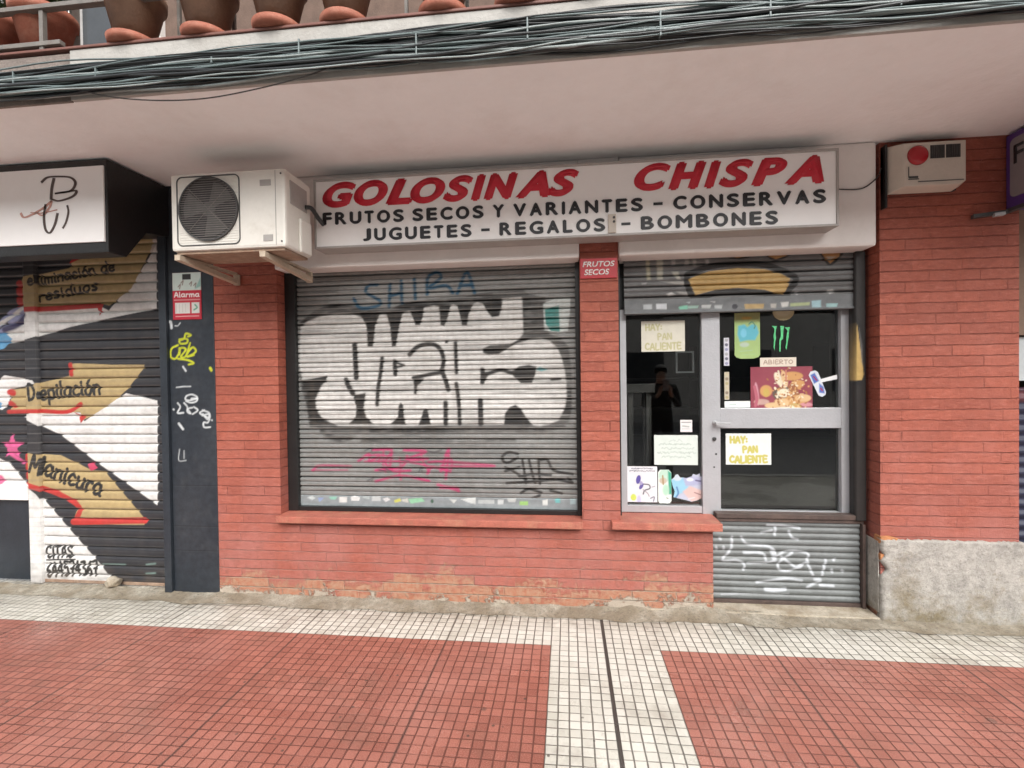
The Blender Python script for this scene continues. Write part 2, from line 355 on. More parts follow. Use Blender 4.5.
def concrete_mat(name, a, b, stain, zs=.25, amt=.8, speck=.75):
    t = NT(name); p = t.pos(); s = t.n('ShaderNodeSeparateXYZ', Vector=p).outputs
    n1 = t.noise(p, 4, 7, .7); n2 = t.noise(p, 24, 7, .8); n3 = t.noise(p, 75, 5, .8); n4 = t.noise(p, 11, 5, .7)
    c = t.mix(t.ramp(n2, .38, .62), a, b)
    c = t.mix(t.math('MULTIPLY', t.ramp(n4, .5, .68), .45), c, tuple(v*.55 for v in a))
    m = t.math('MULTIPLY', t.ramp(t.math('SUBTRACT', t.math('ADD', n1, t.math('MULTIPLY', n2, .25)), t.math('MULTIPLY', s[2], zs)), .50, .68), amt)
    c = t.mix(m, c, stain)
    c = t.mix(t.math('MULTIPLY', t.ramp(n3, .54, .64), speck), c, tuple(v*.22 for v in a))
    return t.out(c, .85, t.math('ADD', t.math('MULTIPLY', n2, .8), t.math('MULTIPLY', n3, .5)), .011)
def glass_mat():
    t = NT('window_glass'); N = t.t.nodes; N.remove(t.b)
    tr = t.n('ShaderNodeBsdfTransparent', Color=(.95, .97, .96, 1)); gl = t.n('ShaderNodeBsdfGlossy', Roughness=.015, Color=(1, 1, 1, 1))
    fr = t.n('ShaderNodeFresnel', IOR=1.55); mx = t.n('ShaderNodeMixShader', i0=fr.outputs[0], i1=tr.outputs[0], i2=gl.outputs[0])
    t.t.links.new(mx.outputs[0], N['Material Output'].inputs['Surface']); return t.m

M = dict(
 brick=brick_mat('red_painted_brick', (.365, .093, .055), (.285, .070, .042), (.17, .040, .028)),
 sill=plain('red_painted_sill', (.37, .115, .08), .6, var=.3, scale=11, bump=.005, dirt=(.7, (.40, .23, .14))),
 lintel=plain('white_painted_lintel', (.76, .72, .69), .6, var=.05, scale=3, dirt=(.25, (.46, .41, .37))),
 soffit=plain('white_painted_soffit', (.90, .90, .90), .75, var=.035, scale=2.2, bump=.003, dirt=(.28, (.66, .60, .55))),
 fascia=plain('grey_render', (.37, .355, .33), .8, var=.12, scale=4, bump=.004, dirt=(.5, (.3, .27, .24))),
 tile=tile_mat(),
 cement=concrete_mat('old_cement', (.27, .245, .195), (.45, .41, .335), (.17, .13, .08), 2.0, .7),
 step=concrete_mat('worn_step_stone', (.44, .39, .31), (.60, .54, .44), (.22, .16, .09), 1.5, .7, .4),
 plinth=concrete_mat('rough_grey_render', (.34, .322, .29), (.50, .475, .435), (.20, .16, .09), .55, .9, .45),
 rawbrick=plain('bare_orange_brick', (.46, .20, .085), .85, var=.35, scale=30, bump=.006),
 navy=plain('dark_navy_paint', (.022, .028, .036), .42, var=.3, scale=5, dirt=(.4, (.06, .065, .07))),
 black=plain('black_metal', (.012, .012, .012), .4, var=.3),
 dkmetal=plain('dark_grey_metal', (.05, .05, .05), .5, var=.4, scale=12, dirt=(.5, (.10, .085, .07))),
 brown=plain('brown_iron', (.075, .052, .045), .6, var=.4, scale=14, dirt=(.4, (.16, .11, .08))),
 alu=plain('brushed_aluminium', (.46, .465, .485), .38, metal=.35, var=.06, scale=8),
 alu2=plain('grey_metal', (.40, .41, .42), .5, metal=.2, var=.15, scale=14, dirt=(.3, (.25, .22, .19))),
 cabinet=plain('sign_cabinet_metal', (.36, .34, .32), .5, metal=.1, var=.12),
 signface=plain('milky_sign_panel', (.83, .815, .80), .32, var=.025, scale=3, bump=.0003, dirt=(.14, (.5, .47, .43))),
 redletter=plain('red_letter_film', (.50, .010, .028), .4, var=.1), blackletter=plain('black_letter_film', (.014, .014, .017), .4, var=.15),
 acwhite=plain('ivory_casing', (.70, .675, .62), .4, var=.06, scale=5, bump=.0004, dirt=(.5, (.42, .36, .29))),
 rust=plain('rusty_iron', (.30, .21, .15), .75, var=.4, scale=22, dirt=(.6, (.24, .10, .05))),
 bracket=plain('beige_bracket', (.46, .38, .29), .6, var=.2, scale=14, dirt=(.5, (.25, .15, .09))),
 grillewire=plain('dusty_wire', (.20, .18, .165), .6, var=.3, scale=20), grille=plain('dark_grille', (.035, .033, .033), .5), fan=plain('grey_fan', (.11, .105, .10), .5),
 redlamp=plain('red_lamp_plastic', (.36, .012, .018), .25, var=.1), cream=plain('cream_plastic', (.56, .50, .43), .45, var=.06, dirt=(.2, (.4, .34, .28))),
 purple=plain('purple_frame', (.085, .035, .20), .45, var=.15), shadedpanel=plain('shaded_sign_panel', (.24, .22, .23), .5, var=.05),  # white sign panel; the shade on it is put into this grey
 plaque=plain('red_plaque', (.42, .025, .035), .4, var=.12), whitefilm=plain('white_letter_film', (.78, .76, .73), .5, var=.05),
 glass=glass_mat(), paint=painted('sprayed_metal', .46), paper=painted('printed_paper', .6, .3, .04), wallpaint=painted('painted_panel', .45, .4, .2),
 terracotta=plain('terracotta', (.27, .085, .05), .75, var=.2, scale=18, dirt=(.4, (.42, .24, .17))),
 bwall=plain('brown_brick_wall', (.13, .085, .065), .85, var=.25, scale=14), olivepot=plain('brown_glazed_pot', (.16, .085, .052), .4, var=.3, scale=10, dirt=(.35, (.2, .13, .08))),
 soil=plain('potting_soil', (.05, .035, .025), .95), leaf=plain('plant_leaf', (.06, .115, .035), .5, var=.5, scale=30), stem=plain('plant_stem', (.09, .10, .04), .7),
 rail=plain('grey_painted_iron', (.15, .135, .12), .5, var=.25, scale=20, dirt=(.5, (.16, .09, .06))),
 trim=plain('red_edge_tile', (.15, .06, .045), .6, var=.25),
 asphalt=plain('asphalt', (.14, .14, .14), .85, var=.3, scale=12, bump=.004), kerb=plain('granite_kerb', (.34, .33, .31), .8, var=.2, scale=20),
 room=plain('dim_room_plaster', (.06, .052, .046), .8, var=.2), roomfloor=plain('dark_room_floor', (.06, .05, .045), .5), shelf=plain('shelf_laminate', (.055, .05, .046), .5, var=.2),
 facade=plain('cream_facade', (.55, .52, .48), .8, var=.12), shutterw=plain('window_dark', (.04, .045, .05), .15, bump=0),
 tan=plain('tan_cladding', (.19, .125, .085), .6, var=.12, scale=9), bluepanel=plain('midnight_blue_panel', (.02, .024, .05), .5), paleglass=plain('pale_reflection_pane', (.50, .55, .56), .2, var=.1, bump=0),  # pale pane colour stands for the reflection in the neighbour's window
 sheencable=plain('sky_sheen_cable', (.11, .14, .14), .4, var=.3), blackcable=plain('black_cable', (.015, .017, .018), .4, var=.3), greycable=plain('pale_grey_cable', (.25, .28, .275), .42, var=.2), brownwire=plain('thin_dark_wire', (.03, .027, .025), .5),  # teal cable colour stands in for sky reflections on the cables
 greenfilm=plain('green_film', (.10, .55, .22), .45, var=.25, scale=60), bluefilm=plain('blue_film', (.05, .09, .35), .4),
)
def text_part(name, s, box_, y, mat, parent, shear=0., bold=.02, depth=.003, rise=0., fat=(0, 0)):
    """lettering fitted into box (x0, z0, x1, z1) on a plane facing -Y; rise lifts the right end"""
    cu = bpy.data.curves.new(name, 'FONT'); cu.body = s; cu.size = 1; cu.shear = shear; cu.offset = bold; cu.extrude = 0
    cu.resolution_u = 6; cu.space_word = 1.0
    o = bpy.data.objects.new(name, cu); COL.objects.link(o)
    dg = bpy.context.evaluated_depsgraph_get(); me = bpy.data.meshes.new_from_object(o.evaluated_get(dg))
    bpy.data.objects.remove(o)
    n = len(me.vertices); co = np.empty(n*3); me.vertices.foreach_get('co', co); co = co.reshape(-1, 3)
    a, b = co.min(0), co.max(0); x0, z0, x1, z1 = box_
    t = (co[:, 0]-a[0])/(b[0]-a[0]); X = x0+t*(x1-x0); Z = z0+(co[:, 1]-a[1])/(b[1]-a[1])*(z1-z0)+t*rise
    me.vertices.foreach_set('co', np.stack([X, np.full(n, y), Z], -1).ravel()); me.update()
    bm = bmesh.new(); bm.from_mesh(me)
    if fat[0]:
        src = bm.verts[:]+bm.edges[:]+bm.faces[:]
        for k, (i, j) in enumerate(((-1, 0), (1, 0), (0, -1), (0, 1))):
            d = bmesh.ops.duplicate(bm, geom=src)
            bmesh.ops.translate(bm, verts=[g for g in d['geom'] if isinstance(g, bmesh.types.BMVert)], vec=(i*fat[0], -.00015*(k+1), j*fat[1]))
    ext = bmesh.ops.extrude_face_region(bm, geom=bm.faces[:])
    vs = [g for g in ext['geom'] if isinstance(g, bmesh.types.BMVert)]
    bmesh.ops.translate(bm, verts=vs, vec=(0, -depth, 0)); bmesh.ops.recalc_face_normals(bm, faces=bm.faces); bm.to_mesh(me); bm.free()
    me.materials.clear()
    return link(name, me, mat, parent)

ADV = dict(A=.72, B=.72, C=.72, D=.72, E=.66, F=.61, G=.78, H=.74, I=.30, J=.56, L=.60, M=.86, N=.74, O=.78, P=.67, R=.72, S=.66, T=.61, U=.72, V=.74, Y=.68)
def letter_row(name, s, x0, x1, za, zb, h, y, mat, parent, shear=0., bold=0., fat=(0, 0), side=.075, depth=.003, wob=0., space=.26):
    # one line of cut letters set out along (x0, za) - (x1, zb), each letter in its own advance width
    tot = sum(ADV.get(c, .62 if c == '-' else space) for c in s); k = (x1-x0)/tot; p = 0.; bm = bmesh.new(); rr_ = random.Random(s)
    for ch in s:
        w_ = ADV.get(ch, .62 if ch == '-' else space); xa = x0+(p+side)*k; xb = x0+(p+w_-side)*k; z = za+(zb-za)*((p+w_/2)/tot)+rr_.uniform(-wob, wob); p += w_
        if ch == ' ': continue
        hh = h*(1+rr_.uniform(-wob, wob)*4); dx = shear*hh*.5
        bx_ = (xa+fat[0]-dx, z+hh*.40, xb-fat[0]+dx, z+hh*.40+.016) if ch == '-' else (xa+fat[0]-dx, z+fat[1], xb-fat[0]+dx, z+hh-fat[1])
        o = text_part('letter', ch, bx_, y, mat, None, shear=shear, bold=0 if ch == '-' else bold, depth=depth, fat=(.0001, 0) if ch == '-' else fat)
        m = o.data; bm.from_mesh(m); bpy.data.objects.remove(o); bpy.data.meshes.remove(m)
    me = bpy.data.meshes.new(name); bm.to_mesh(me); bm.free(); return link(name, me, mat, parent)

# ================================================================== SETTING
def struct(o): return tag(o, kind='structure')
struct(MB().box(-150, 150, -150, 150, -.6, -.152).build('ground', M['asphalt']))
struct(MB().box(-60, 60, -13, -4.25, -.150, -.135).build('road', M['asphalt']))
struct(MB().box(-30, 30, -4.09, 3.5, -.14, 0).build('pavement', M['tile']))
struct(MB().box(-30, 30, -4.24, -4.093, -.134, .012).build('kerb', M['kerb'], bev=.012))
struct(MB().box(-60, 60, -18, -13.05, -.149, .0).build('far_pavement', M['kerb']))
# cement strip trowelled along the foot of the walls
def strip_mesh():
    nx, ny = 640, 26; x = np.linspace(-7, 5, nx); q = np.linspace(0, 1, ny)
    X, Q = np.meshgrid(x, q); front = -.148+.022*(vnoise(X, X*0, .22, 1, 3)-.5)*2+.02*(vnoise(X, X*0, .05, 1, 4)-.5)
    Yv = .012*(1-Q)+front*Q
    hump = np.exp(-((X-.84)/.14)**2)*.05+np.exp(-((X-.42)/.10)**2)*.018+np.exp(-((X+3.5)/.12)**2)*.02
    Z = .003+(1-Q)**1.3*(.008+.012*vnoise(X, Yv, .09, .06, 5)+hump*.7)*np.clip((1-Q)*4, 0, 1)+.006*vnoise(X, Yv, .02, .02, 6)*(1-Q)
    i = np.arange(nx*ny).reshape(ny, nx)
    F = np.stack([i[:-1, :-1], i[1:, :-1], i[1:, 1:], i[:-1, 1:]], -1).reshape(-1, 4)
    me = bpy.data.meshes.new('cement_strip'); me.from_pydata(np.stack([X, Yv, Z], -1).reshape(-1, 3).tolist(), [], F.tolist()); return me
struct(link('cement_strip', strip_mesh(), M['cement'], None, True))

# ================================================================== BRICK SHOPFRONT
shop = empty('brick_shopfront', (.1, 0, 0), 'red painted brick shopfront with sprayed shutters and an aluminium door', 'shopfront')
w = MB(); w.box(-2.546, -2.058, 0, .30, 0, 3.0); w.box(-2.058, .940, 0, .30, 0, .552); w.box(.096, .348, 0, .30, .552, 3.0)
w.box(1.957, 2.745, 0, .42, 0, 3.0); w.build('brick_wall', M['brick'], shop)
MB().box(-2.066, .098, -.058, .17, .553, .600).build('window_sill', M['sill'], shop, bev=.006)
MB().box(.286, .986, -.058, .19, .556, .606).build('window_sill', M['sill'], shop, bev=.006)
MB().box(-2.055, .093, -.030, .24, 2.354, 2.998).build('lintel', M['lintel'], shop, bev=.012)
MB().box(.351, 1.925, -.030, .24, 2.354, 2.998).build('lintel', M['lintel'], shop, bev=.02)
MB().box(.0935, .3505, -.028, -.0015, 2.80, 2.998).build('lintel', M['lintel'], shop)
# rough rendered base of the right pillar, broken away at its door corner
def plinth_mesh():
    bm = bmesh.new(); rows = 42; ring = []
    for k in range(rows):
        z = .52*k/(rows-1); f = max(0, 1-abs(z-.33)/.05)*.035+max(0, 1-abs(z-.42)/.03)*.02
        xl = 1.946+f+random.uniform(0, .005)
        row = []
        for j in range(64):
            t = j/63
            row.append(bm.verts.new((xl+(2.762-xl)*t, -.016-random.uniform(0, .006)-(.012 if 0 < j < 63 else 0), z+(random.uniform(-.008, .003) if k == rows-1 else 0))))
        ring.append(row)
    for k in range(rows-1):
        for j in range(63): bm.faces.new((ring[k][j], ring[k][j+1], ring[k+1][j+1], ring[k+1][j]))
    e = bmesh.ops.extrude_face_region(bm, geom=bm.faces[:])
    for g in e['geom']:
        if isinstance(g, bmesh.types.BMVert): g.co.y = .02
    bmesh.ops.recalc_face_normals(bm, faces=bm.faces)
    me = bpy.data.meshes.new('plinth'); bm.to_mesh(me); bm.free(); return me
link('plinth', plinth_mesh(), M['plinth'], shop, True)
MB().plate([(1.944, .05), (1.944, .50), (1.950, .50), (1.950, .05)], .004, .16).build('plinth_return', M['plinth'], shop)
for (pts, yb) in (([(1.944, .492), (1.95, .535), (2.00, .540), (2.055, .525), (2.04, .512), (1.985, .500)], .05), ([(1.95, .375), (1.946, .425), (2.00, .432), (2.03, .42), (2.035, .395), (2.0, .375), (1.975, .36)], .05)):
    MB().plate(pts, -.0165, yb).build('bare_brick', M['rawbrick'], shop, bev=.003)
# loose broken bricks and mortar lumps at the foot of the wall are part of the wall
MB().box(.36, 1.945, -.020, .165, .004, .022).build('doorstep', M['step'], shop, bev=.006)

# --- window shutter
PW = .0705
def slat2(z): # two shallow ribs per slat, deep groove between slats
    t = (z/PW) % 1.0; h = (t*2) % 1.0
    b = 1-np.abs(2*h-1)**5; g = np.exp(-((t-np.round(t))/.062)**2)
    return -.012*b+.020*g
GREY = (.30, .31, .31); GREYL = (.215, .222, .218); WHT = (.64, .63, .605); BLK = (.022, .022, .022)
def ledge(p, pw, off, amt, seed, col=(.36, .35, .33)):   # pale lines along the slat edges
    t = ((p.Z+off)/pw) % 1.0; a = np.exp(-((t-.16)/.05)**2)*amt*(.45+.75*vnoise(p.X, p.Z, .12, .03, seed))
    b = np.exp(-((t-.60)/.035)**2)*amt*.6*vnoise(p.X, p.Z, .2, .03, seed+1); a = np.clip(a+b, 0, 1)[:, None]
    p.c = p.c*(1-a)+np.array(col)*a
def paint_window(p):
    k = .14
    p.dirt(.5, .03, .35, 1, .3); p.dirt(.25, .9, .25, 2, .4)
    top = np.clip((p.Z-1.95)/.5, 0, 1)[:, None]; p.c = p.c*(1-.35*top)+np.array((.13, .12, .11))*.35*top  # shade painted in: the colour darkens toward the top of the shutter
    # pale cleaned patch round the blue name
    p.poly([(-1.538, 2.252), (-1.300, 2.278), (-1.008, 2.291), (-0.836, 2.251), (-0.837, 2.128), (-1.185, 2.127), (-1.445, 2.089)], (.36,.37,.36), .09, .5)
    # black shadow of the big letters
    p.poly([(-1.968, 1.965), (-1.955, 2.000), (-1.843, 2.078), (-1.733, 2.118), (-1.660, 2.124), (-1.517, 2.097), (-1.422, 2.075), (-1.256, 2.078), (-1.162, 2.115), (-0.883, 2.146), (-0.746, 2.142), (-0.632, 2.161), (-0.497, 2.175), (-0.296, 2.180), (-0.252, 2.149), (-0.143, 2.123), (-0.113, 1.865), (-0.037, 1.841), (0.017, 1.775), (0.037, 1.588), (0.034, 1.337), (0.011, 1.249), (-0.088, 1.211), (-1.897, 1.214), (-1.908, 1.266), (-1.924, 1.383), (-1.964, 1.546)], BLK, .014)
    p.poly([(-1.847, 1.222), (-0.331, 1.219), (-0.176, 1.210), (-0.022, 1.243), (-0.000, 1.210), (-0.176, 1.171), (-1.083, 1.174), (-1.812, 1.174)], BLK, .012, .75)
    p.poly([(-1.812, 1.178), (-1.534, 1.154), (-1.582, 1.114), (-1.667, 1.097), (-1.752, 1.120)], BLK, .014, .6)
    p.poly([(-1.510, 1.137), (-1.248, 1.137), (-1.201, 1.126), (-0.365, 1.138), (-0.354, 1.108), (-1.202, 1.100), (-1.511, 1.099)], BLK, .014, .5)
    # the white bubble letters
    p.poly([(-1.956, 1.962), (-1.894, 2.004), (-1.783, 2.041), (-1.674, 2.052), (-1.554, 2.044), (-1.459, 2.010), (-1.399, 2.014), (-1.328, 2.035), (-1.257, 2.027), (-1.186, 2.042), (-1.128, 2.054), (-1.058, 2.056), (-1.011, 2.077), (-0.941, 2.088), (-0.884, 2.078), (-0.815, 2.085), (-0.831, 2.081), (-0.797, 2.091), (-0.740, 2.069), (-0.672, 2.078), (-0.626, 2.105), (-0.570, 2.084), (-0.514, 2.057), (-0.458, 2.072), (-0.446, 2.123), (-0.312, 2.130), (-0.304, 2.117), (-0.302, 2.035), (-0.299, 1.875), (-0.327, 1.839), (-0.283, 1.830), (-0.172, 1.838), (-0.118, 1.821), (-0.064, 1.771), (-0.032, 1.699), (-0.011, 1.611), (-0.001, 1.523), (-0.000, 1.425), (-0.014, 1.348), (-0.059, 1.260), (-0.125, 1.233), (-0.191, 1.222), (-0.268, 1.233), (-0.379, 1.234), (-0.514, 1.231), (-0.736, 1.233), (-0.966, 1.227), (-1.106, 1.223), (-1.318, 1.223), (-1.677, 1.226), (-1.737, 1.247), (-1.809, 1.295), (-1.845, 1.353), (-1.850, 1.423), (-1.805, 1.515), (-1.756, 1.565), (-1.816, 1.574), (-1.951, 1.569), (-1.973, 1.686), (-1.971, 1.826)], WHT, .014)
    p.dirt(.30, .010, .75, 61, .48, (.24, .24, .23)); p.dirt(.5, .2, .3, 64, .45, (.36, .35, .33)); p.dirt(.06, .02, .3, 62, .6, (.34, .33, .32))
    B = lambda pts, s=.011: p.poly(pts, BLK, s)
    for q in ([(-1.500, 2.057), (-1.339, 2.058), (-1.382, 1.951), (-1.400, 1.803), (-1.441, 1.804), (-1.448, 1.952)],
              [(-1.298, 2.049), (-1.169, 2.053), (-1.200, 1.946), (-1.228, 1.803), (-1.258, 1.803), (-1.270, 1.948)],
              [(-1.122, 2.057), (-1.013, 2.086), (-1.024, 2.010), (-1.046, 1.952), (-1.079, 1.952), (-1.099, 2.006)],
              [(-0.905, 2.083), (-0.817, 2.088), (-0.843, 1.994), (-0.867, 1.940), (-0.894, 1.948), (-0.899, 2.018)],
              [(-0.772, 2.090), (-0.655, 2.091), (-0.690, 2.012), (-0.701, 1.941), (-0.738, 1.942), (-0.752, 2.014)],
              [(-0.587, 2.100), (-0.444, 2.105), (-0.452, 2.050), (-0.470, 2.000), (-0.520, 1.994), (-0.559, 2.042)],
              [(-0.591, 1.773), (-0.540, 1.795), (-0.394, 1.799), (-0.316, 1.842), (-0.233, 1.848), (-0.283, 1.822), (-0.350, 1.804), (-0.417, 1.767), (-0.474, 1.733), (-0.552, 1.730), (-0.588, 1.744)],
              [(-1.964, 1.560), (-1.753, 1.597), (-1.762, 1.566), (-1.817, 1.514), (-1.852, 1.445), (-1.857, 1.375), (-1.827, 1.306), (-1.783, 1.265), (-1.707, 1.239), (-1.884, 1.239), (-1.909, 1.318), (-1.911, 1.411), (-1.916, 1.486)],
              [(-1.595, 1.239), (-1.543, 1.290), (-1.535, 1.362), (-1.555, 1.425), (-1.552, 1.452), (-1.462, 1.465), (-1.469, 1.419), (-1.479, 1.350), (-1.462, 1.290), (-1.407, 1.238)],
              [(-1.280, 1.235), (-1.222, 1.289), (-1.215, 1.371), (-1.197, 1.394), (-1.180, 1.371), (-1.175, 1.289), (-1.162, 1.232)],
              [(-1.069, 1.227), (-1.037, 1.313), (-1.032, 1.338), (-1.013, 1.347), (-0.997, 1.336), (-0.993, 1.311), (-0.976, 1.232)],
              [(-1.106, 1.575), (-1.019, 1.567), (-1.052, 1.529), (-1.071, 1.518), (-1.079, 1.452), (-1.100, 1.456), (-1.097, 1.518)],
              [(-0.444, 1.230), (-0.437, 1.310), (-0.400, 1.357), (-0.361, 1.371), (-0.322, 1.343), (-0.290, 1.288), (-0.241, 1.228)],
              [(-0.397, 1.601), (-0.330, 1.644), (-0.263, 1.652), (-0.210, 1.640), (-0.217, 1.585), (-0.242, 1.525), (-0.320, 1.524), (-0.364, 1.565)]): B(q)
    T = lambda pts, wd: p.smooth(pts, wd/6.4*.0073, BLK, soft=.012)
    T([(-1.540, 1.817), (-1.536, 1.702), (-1.532, 1.578)], 34); T([(-1.333, 1.716), (-1.347, 1.608), (-1.366, 1.505), (-1.377, 1.379)], 26)
    T([(-1.239, 1.695), (-1.236, 1.600)], 28); T([(-1.233, 1.686), (-1.169, 1.664)], 14); T([(-1.226, 1.649), (-1.187, 1.657)], 14)
    T([(-1.610, 1.564), (-1.593, 1.518), (-1.558, 1.460)], 32)
    T([(-1.127, 1.741), (-1.074, 1.791), (-1.004, 1.812), (-0.934, 1.805), (-0.891, 1.759), (-0.876, 1.691), (-0.891, 1.613)], 28); T([(-1.100, 1.572), (-1.007, 1.589), (-0.885, 1.612)], 24)
    T([(-0.891, 1.623), (-0.863, 1.549), (-0.845, 1.484)], 30); T([(-0.866, 1.389), (-0.867, 1.239)], 30)
    T([(-0.787, 1.819), (-0.785, 1.712), (-0.783, 1.605)], 24); T([(-0.785, 1.526), (-0.770, 1.402), (-0.764, 1.239)], 26)
    T([(-0.613, 1.401), (-0.611, 1.239)], 34); T([(-0.599, 1.624), (-0.571, 1.592), (-0.469, 1.619), (-0.391, 1.599)], 24); T([(-0.593, 1.624), (-0.598, 1.532)], 26); T([(-0.565, 1.590), (-0.594, 1.535)], 24)
    T([(-0.105, 1.545), (-0.044, 1.550)], 12)
    p.poly([(-0.862, 1.837), (-0.842, 1.837), (-0.842, 1.816), (-0.863, 1.817)], BLK)
    # teal block and its white edge
    p.poly([(-0.156, 2.080), (-0.071, 2.113), (0.033, 2.115), (0.032, 2.052), (0.014, 1.884), (-0.062, 1.875), (-0.150, 1.893), (-0.154, 1.997)], (.50,.53,.51), .008)
    p.poly([(-0.146, 2.039), (-0.047, 2.066), (-0.043, 1.880), (-0.104, 1.887), (-0.140, 1.937)], (.045,.21,.19), .007)
    p.poly([(-0.214, 1.618), (-0.186, 1.640), (-0.131, 1.617), (-0.175, 1.605)], (.16,.33,.34), .008)
    # blue name at the top
    BL = (.018, .085, .15); U = lambda pts: p.smooth(pts, .024, BL, soft=.012, alpha=1)
    U([(-1.365, 2.252), (-1.425, 2.251), (-1.449, 2.204), (-1.396, 2.168), (-1.340, 2.132), (-1.368, 2.096), (-1.493, 2.088), (-1.540, 2.155)]); U([(-1.265, 2.254), (-1.274, 2.090)]); U([(-1.180, 2.272), (-1.178, 2.116)]); U([(-1.267, 2.166), (-1.184, 2.189)])
    U([(-1.083, 2.282), (-1.077, 2.141)]); U([(-0.989, 2.172), (-0.982, 2.290), (-0.915, 2.327), (-0.887, 2.286), (-0.974, 2.216), (-0.847, 2.229), (-0.802, 2.177)]); U([(-0.768, 2.171), (-0.698, 2.319), (-0.643, 2.172)]); U([(-0.745, 2.226), (-0.665, 2.228)])
    # crimson scrawl
    CR = (.42, .035, .13); U = lambda pts, wd=.021: p.smooth(pts, wd, CR, soft=.012, alpha=.75)
    U([(-1.878, 0.893), (-1.829, 0.928), (-1.586, 0.926)]); U([(-1.890, 0.897), (-1.610, 0.900)],.008); U([(-1.525, 0.965), (-1.446, 1.019), (-1.441, 0.965), (-1.369, 1.003), (-1.370, 0.962)]); U([(-1.416, 1.048), (-1.273, 1.047), (-1.322, 0.966), (-1.299, 0.923)]); U([(-1.274, 1.024), (-1.276, 0.900), (-1.135, 0.899)])
    U([(-1.179, 1.047), (-1.016, 1.038), (-1.157, 0.981), (-1.005, 0.987)]); U([(-1.396, 0.818), (-1.206, 0.861), (-0.996, 0.825)]); U([(-1.395, 0.899), (-1.205, 0.923), (-1.156, 1.004)]); U([(-0.915, 0.778), (-0.800, 0.777), (-0.778, 0.752)]); U([(-0.907, 0.897), (-0.847, 1.056), (-0.873, 0.844)]); U([(-0.998, 0.961), (-0.883, 0.965), (-0.518, 0.936), (-0.906, 0.930)]); U([(-0.931, 0.798), (-0.851, 0.779), (-0.782, 0.757)])
    for q in ([(-1.464, 1.002), (-1.369, 1.014), (-1.274, 0.992)], [(-1.333, 1.037), (-1.340, 0.957), (-1.323, 0.888)], [(-1.215, 0.992), (-1.205, 0.923), (-1.217, 0.866), (-1.206, 0.832)], [(-1.477, 0.962), (-1.298, 0.966), (-1.134, 0.960), (-0.971, 0.925)], [(-1.051, 1.038), (-1.040, 0.970), (-0.995, 0.891)], [(-0.870, 1.016), (-0.825, 0.971), (-0.838, 0.892)]): U(q, .015)
    U([(-1.007, 0.879), (-0.971, 0.925), (-0.856, 0.901)]); U([(-1.251, 0.967), (-1.063, 0.972)],.01)
    for q in ([(-1.476, 1.042), (-1.428, 1.060), (-1.422, 1.039)], [(-1.371, 0.902), (-1.276, 0.889), (-1.323, 0.911)], [(-1.004, 1.044), (-0.958, 1.033), (-0.900, 1.050)], [(-1.456, 0.824), (-1.419, 0.841), (-1.426, 0.824)], [(-1.204, 0.975), (-1.145, 0.967)], [(-1.071, 0.890), (-1.052, 0.925), (-1.047, 0.890)]): p.smooth(q, .01, (.05,.05,.06), soft=.008, alpha=.8)
    # black tag low on the right
    T = lambda pts: p.smooth(pts, .019, BLK, soft=.008)
    for q in ([(-0.349, 0.996), (-0.428, 0.960), (-0.463, 0.996), (-0.416, 1.035), (-0.349, 1.024)], [(-0.316, 0.977), (-0.304, 0.897), (-0.293, 0.819)], [(-0.269, 0.977), (-0.250, 0.897), (-0.229, 0.820)], [(-0.203, 0.986), (-0.199, 0.898), (-0.194, 0.814)], [(-0.194, 0.981), (-0.139, 0.981), (-0.096, 0.909), (0.035, 0.883)], [(-0.440, 0.901), (-0.339, 0.930)], [(-0.439, 0.929), (-0.384, 0.902), (-0.295, 0.841)], [(-0.430, 0.815), (-0.229, 0.831), (-0.075, 0.843), (0.034, 0.822)], [(-0.330, 0.746), (-0.274, 0.775), (-0.186, 0.751)], [(-0.119, 0.766), (-0.043, 0.747)], [(0.002, 0.855), (0.029, 0.828)], [(-0.340, 0.863), (-0.250, 0.880), (-0.118, 0.876)], [(-0.253, 0.708), (-0.197, 0.731)]): T(q)
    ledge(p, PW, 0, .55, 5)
    p.dirt(.18, .012, .22, 7, .45, (.16, .14, .12)); p.dirt(1.1, .006, .16, 8, .5); p.dirt(.02, .3, .12, 9, .6, (.2, .16, .12))
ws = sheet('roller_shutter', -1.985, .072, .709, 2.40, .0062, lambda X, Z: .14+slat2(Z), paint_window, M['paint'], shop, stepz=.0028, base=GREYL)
tag(ws, 'grey roller shutter sprayed with white bubble letters')
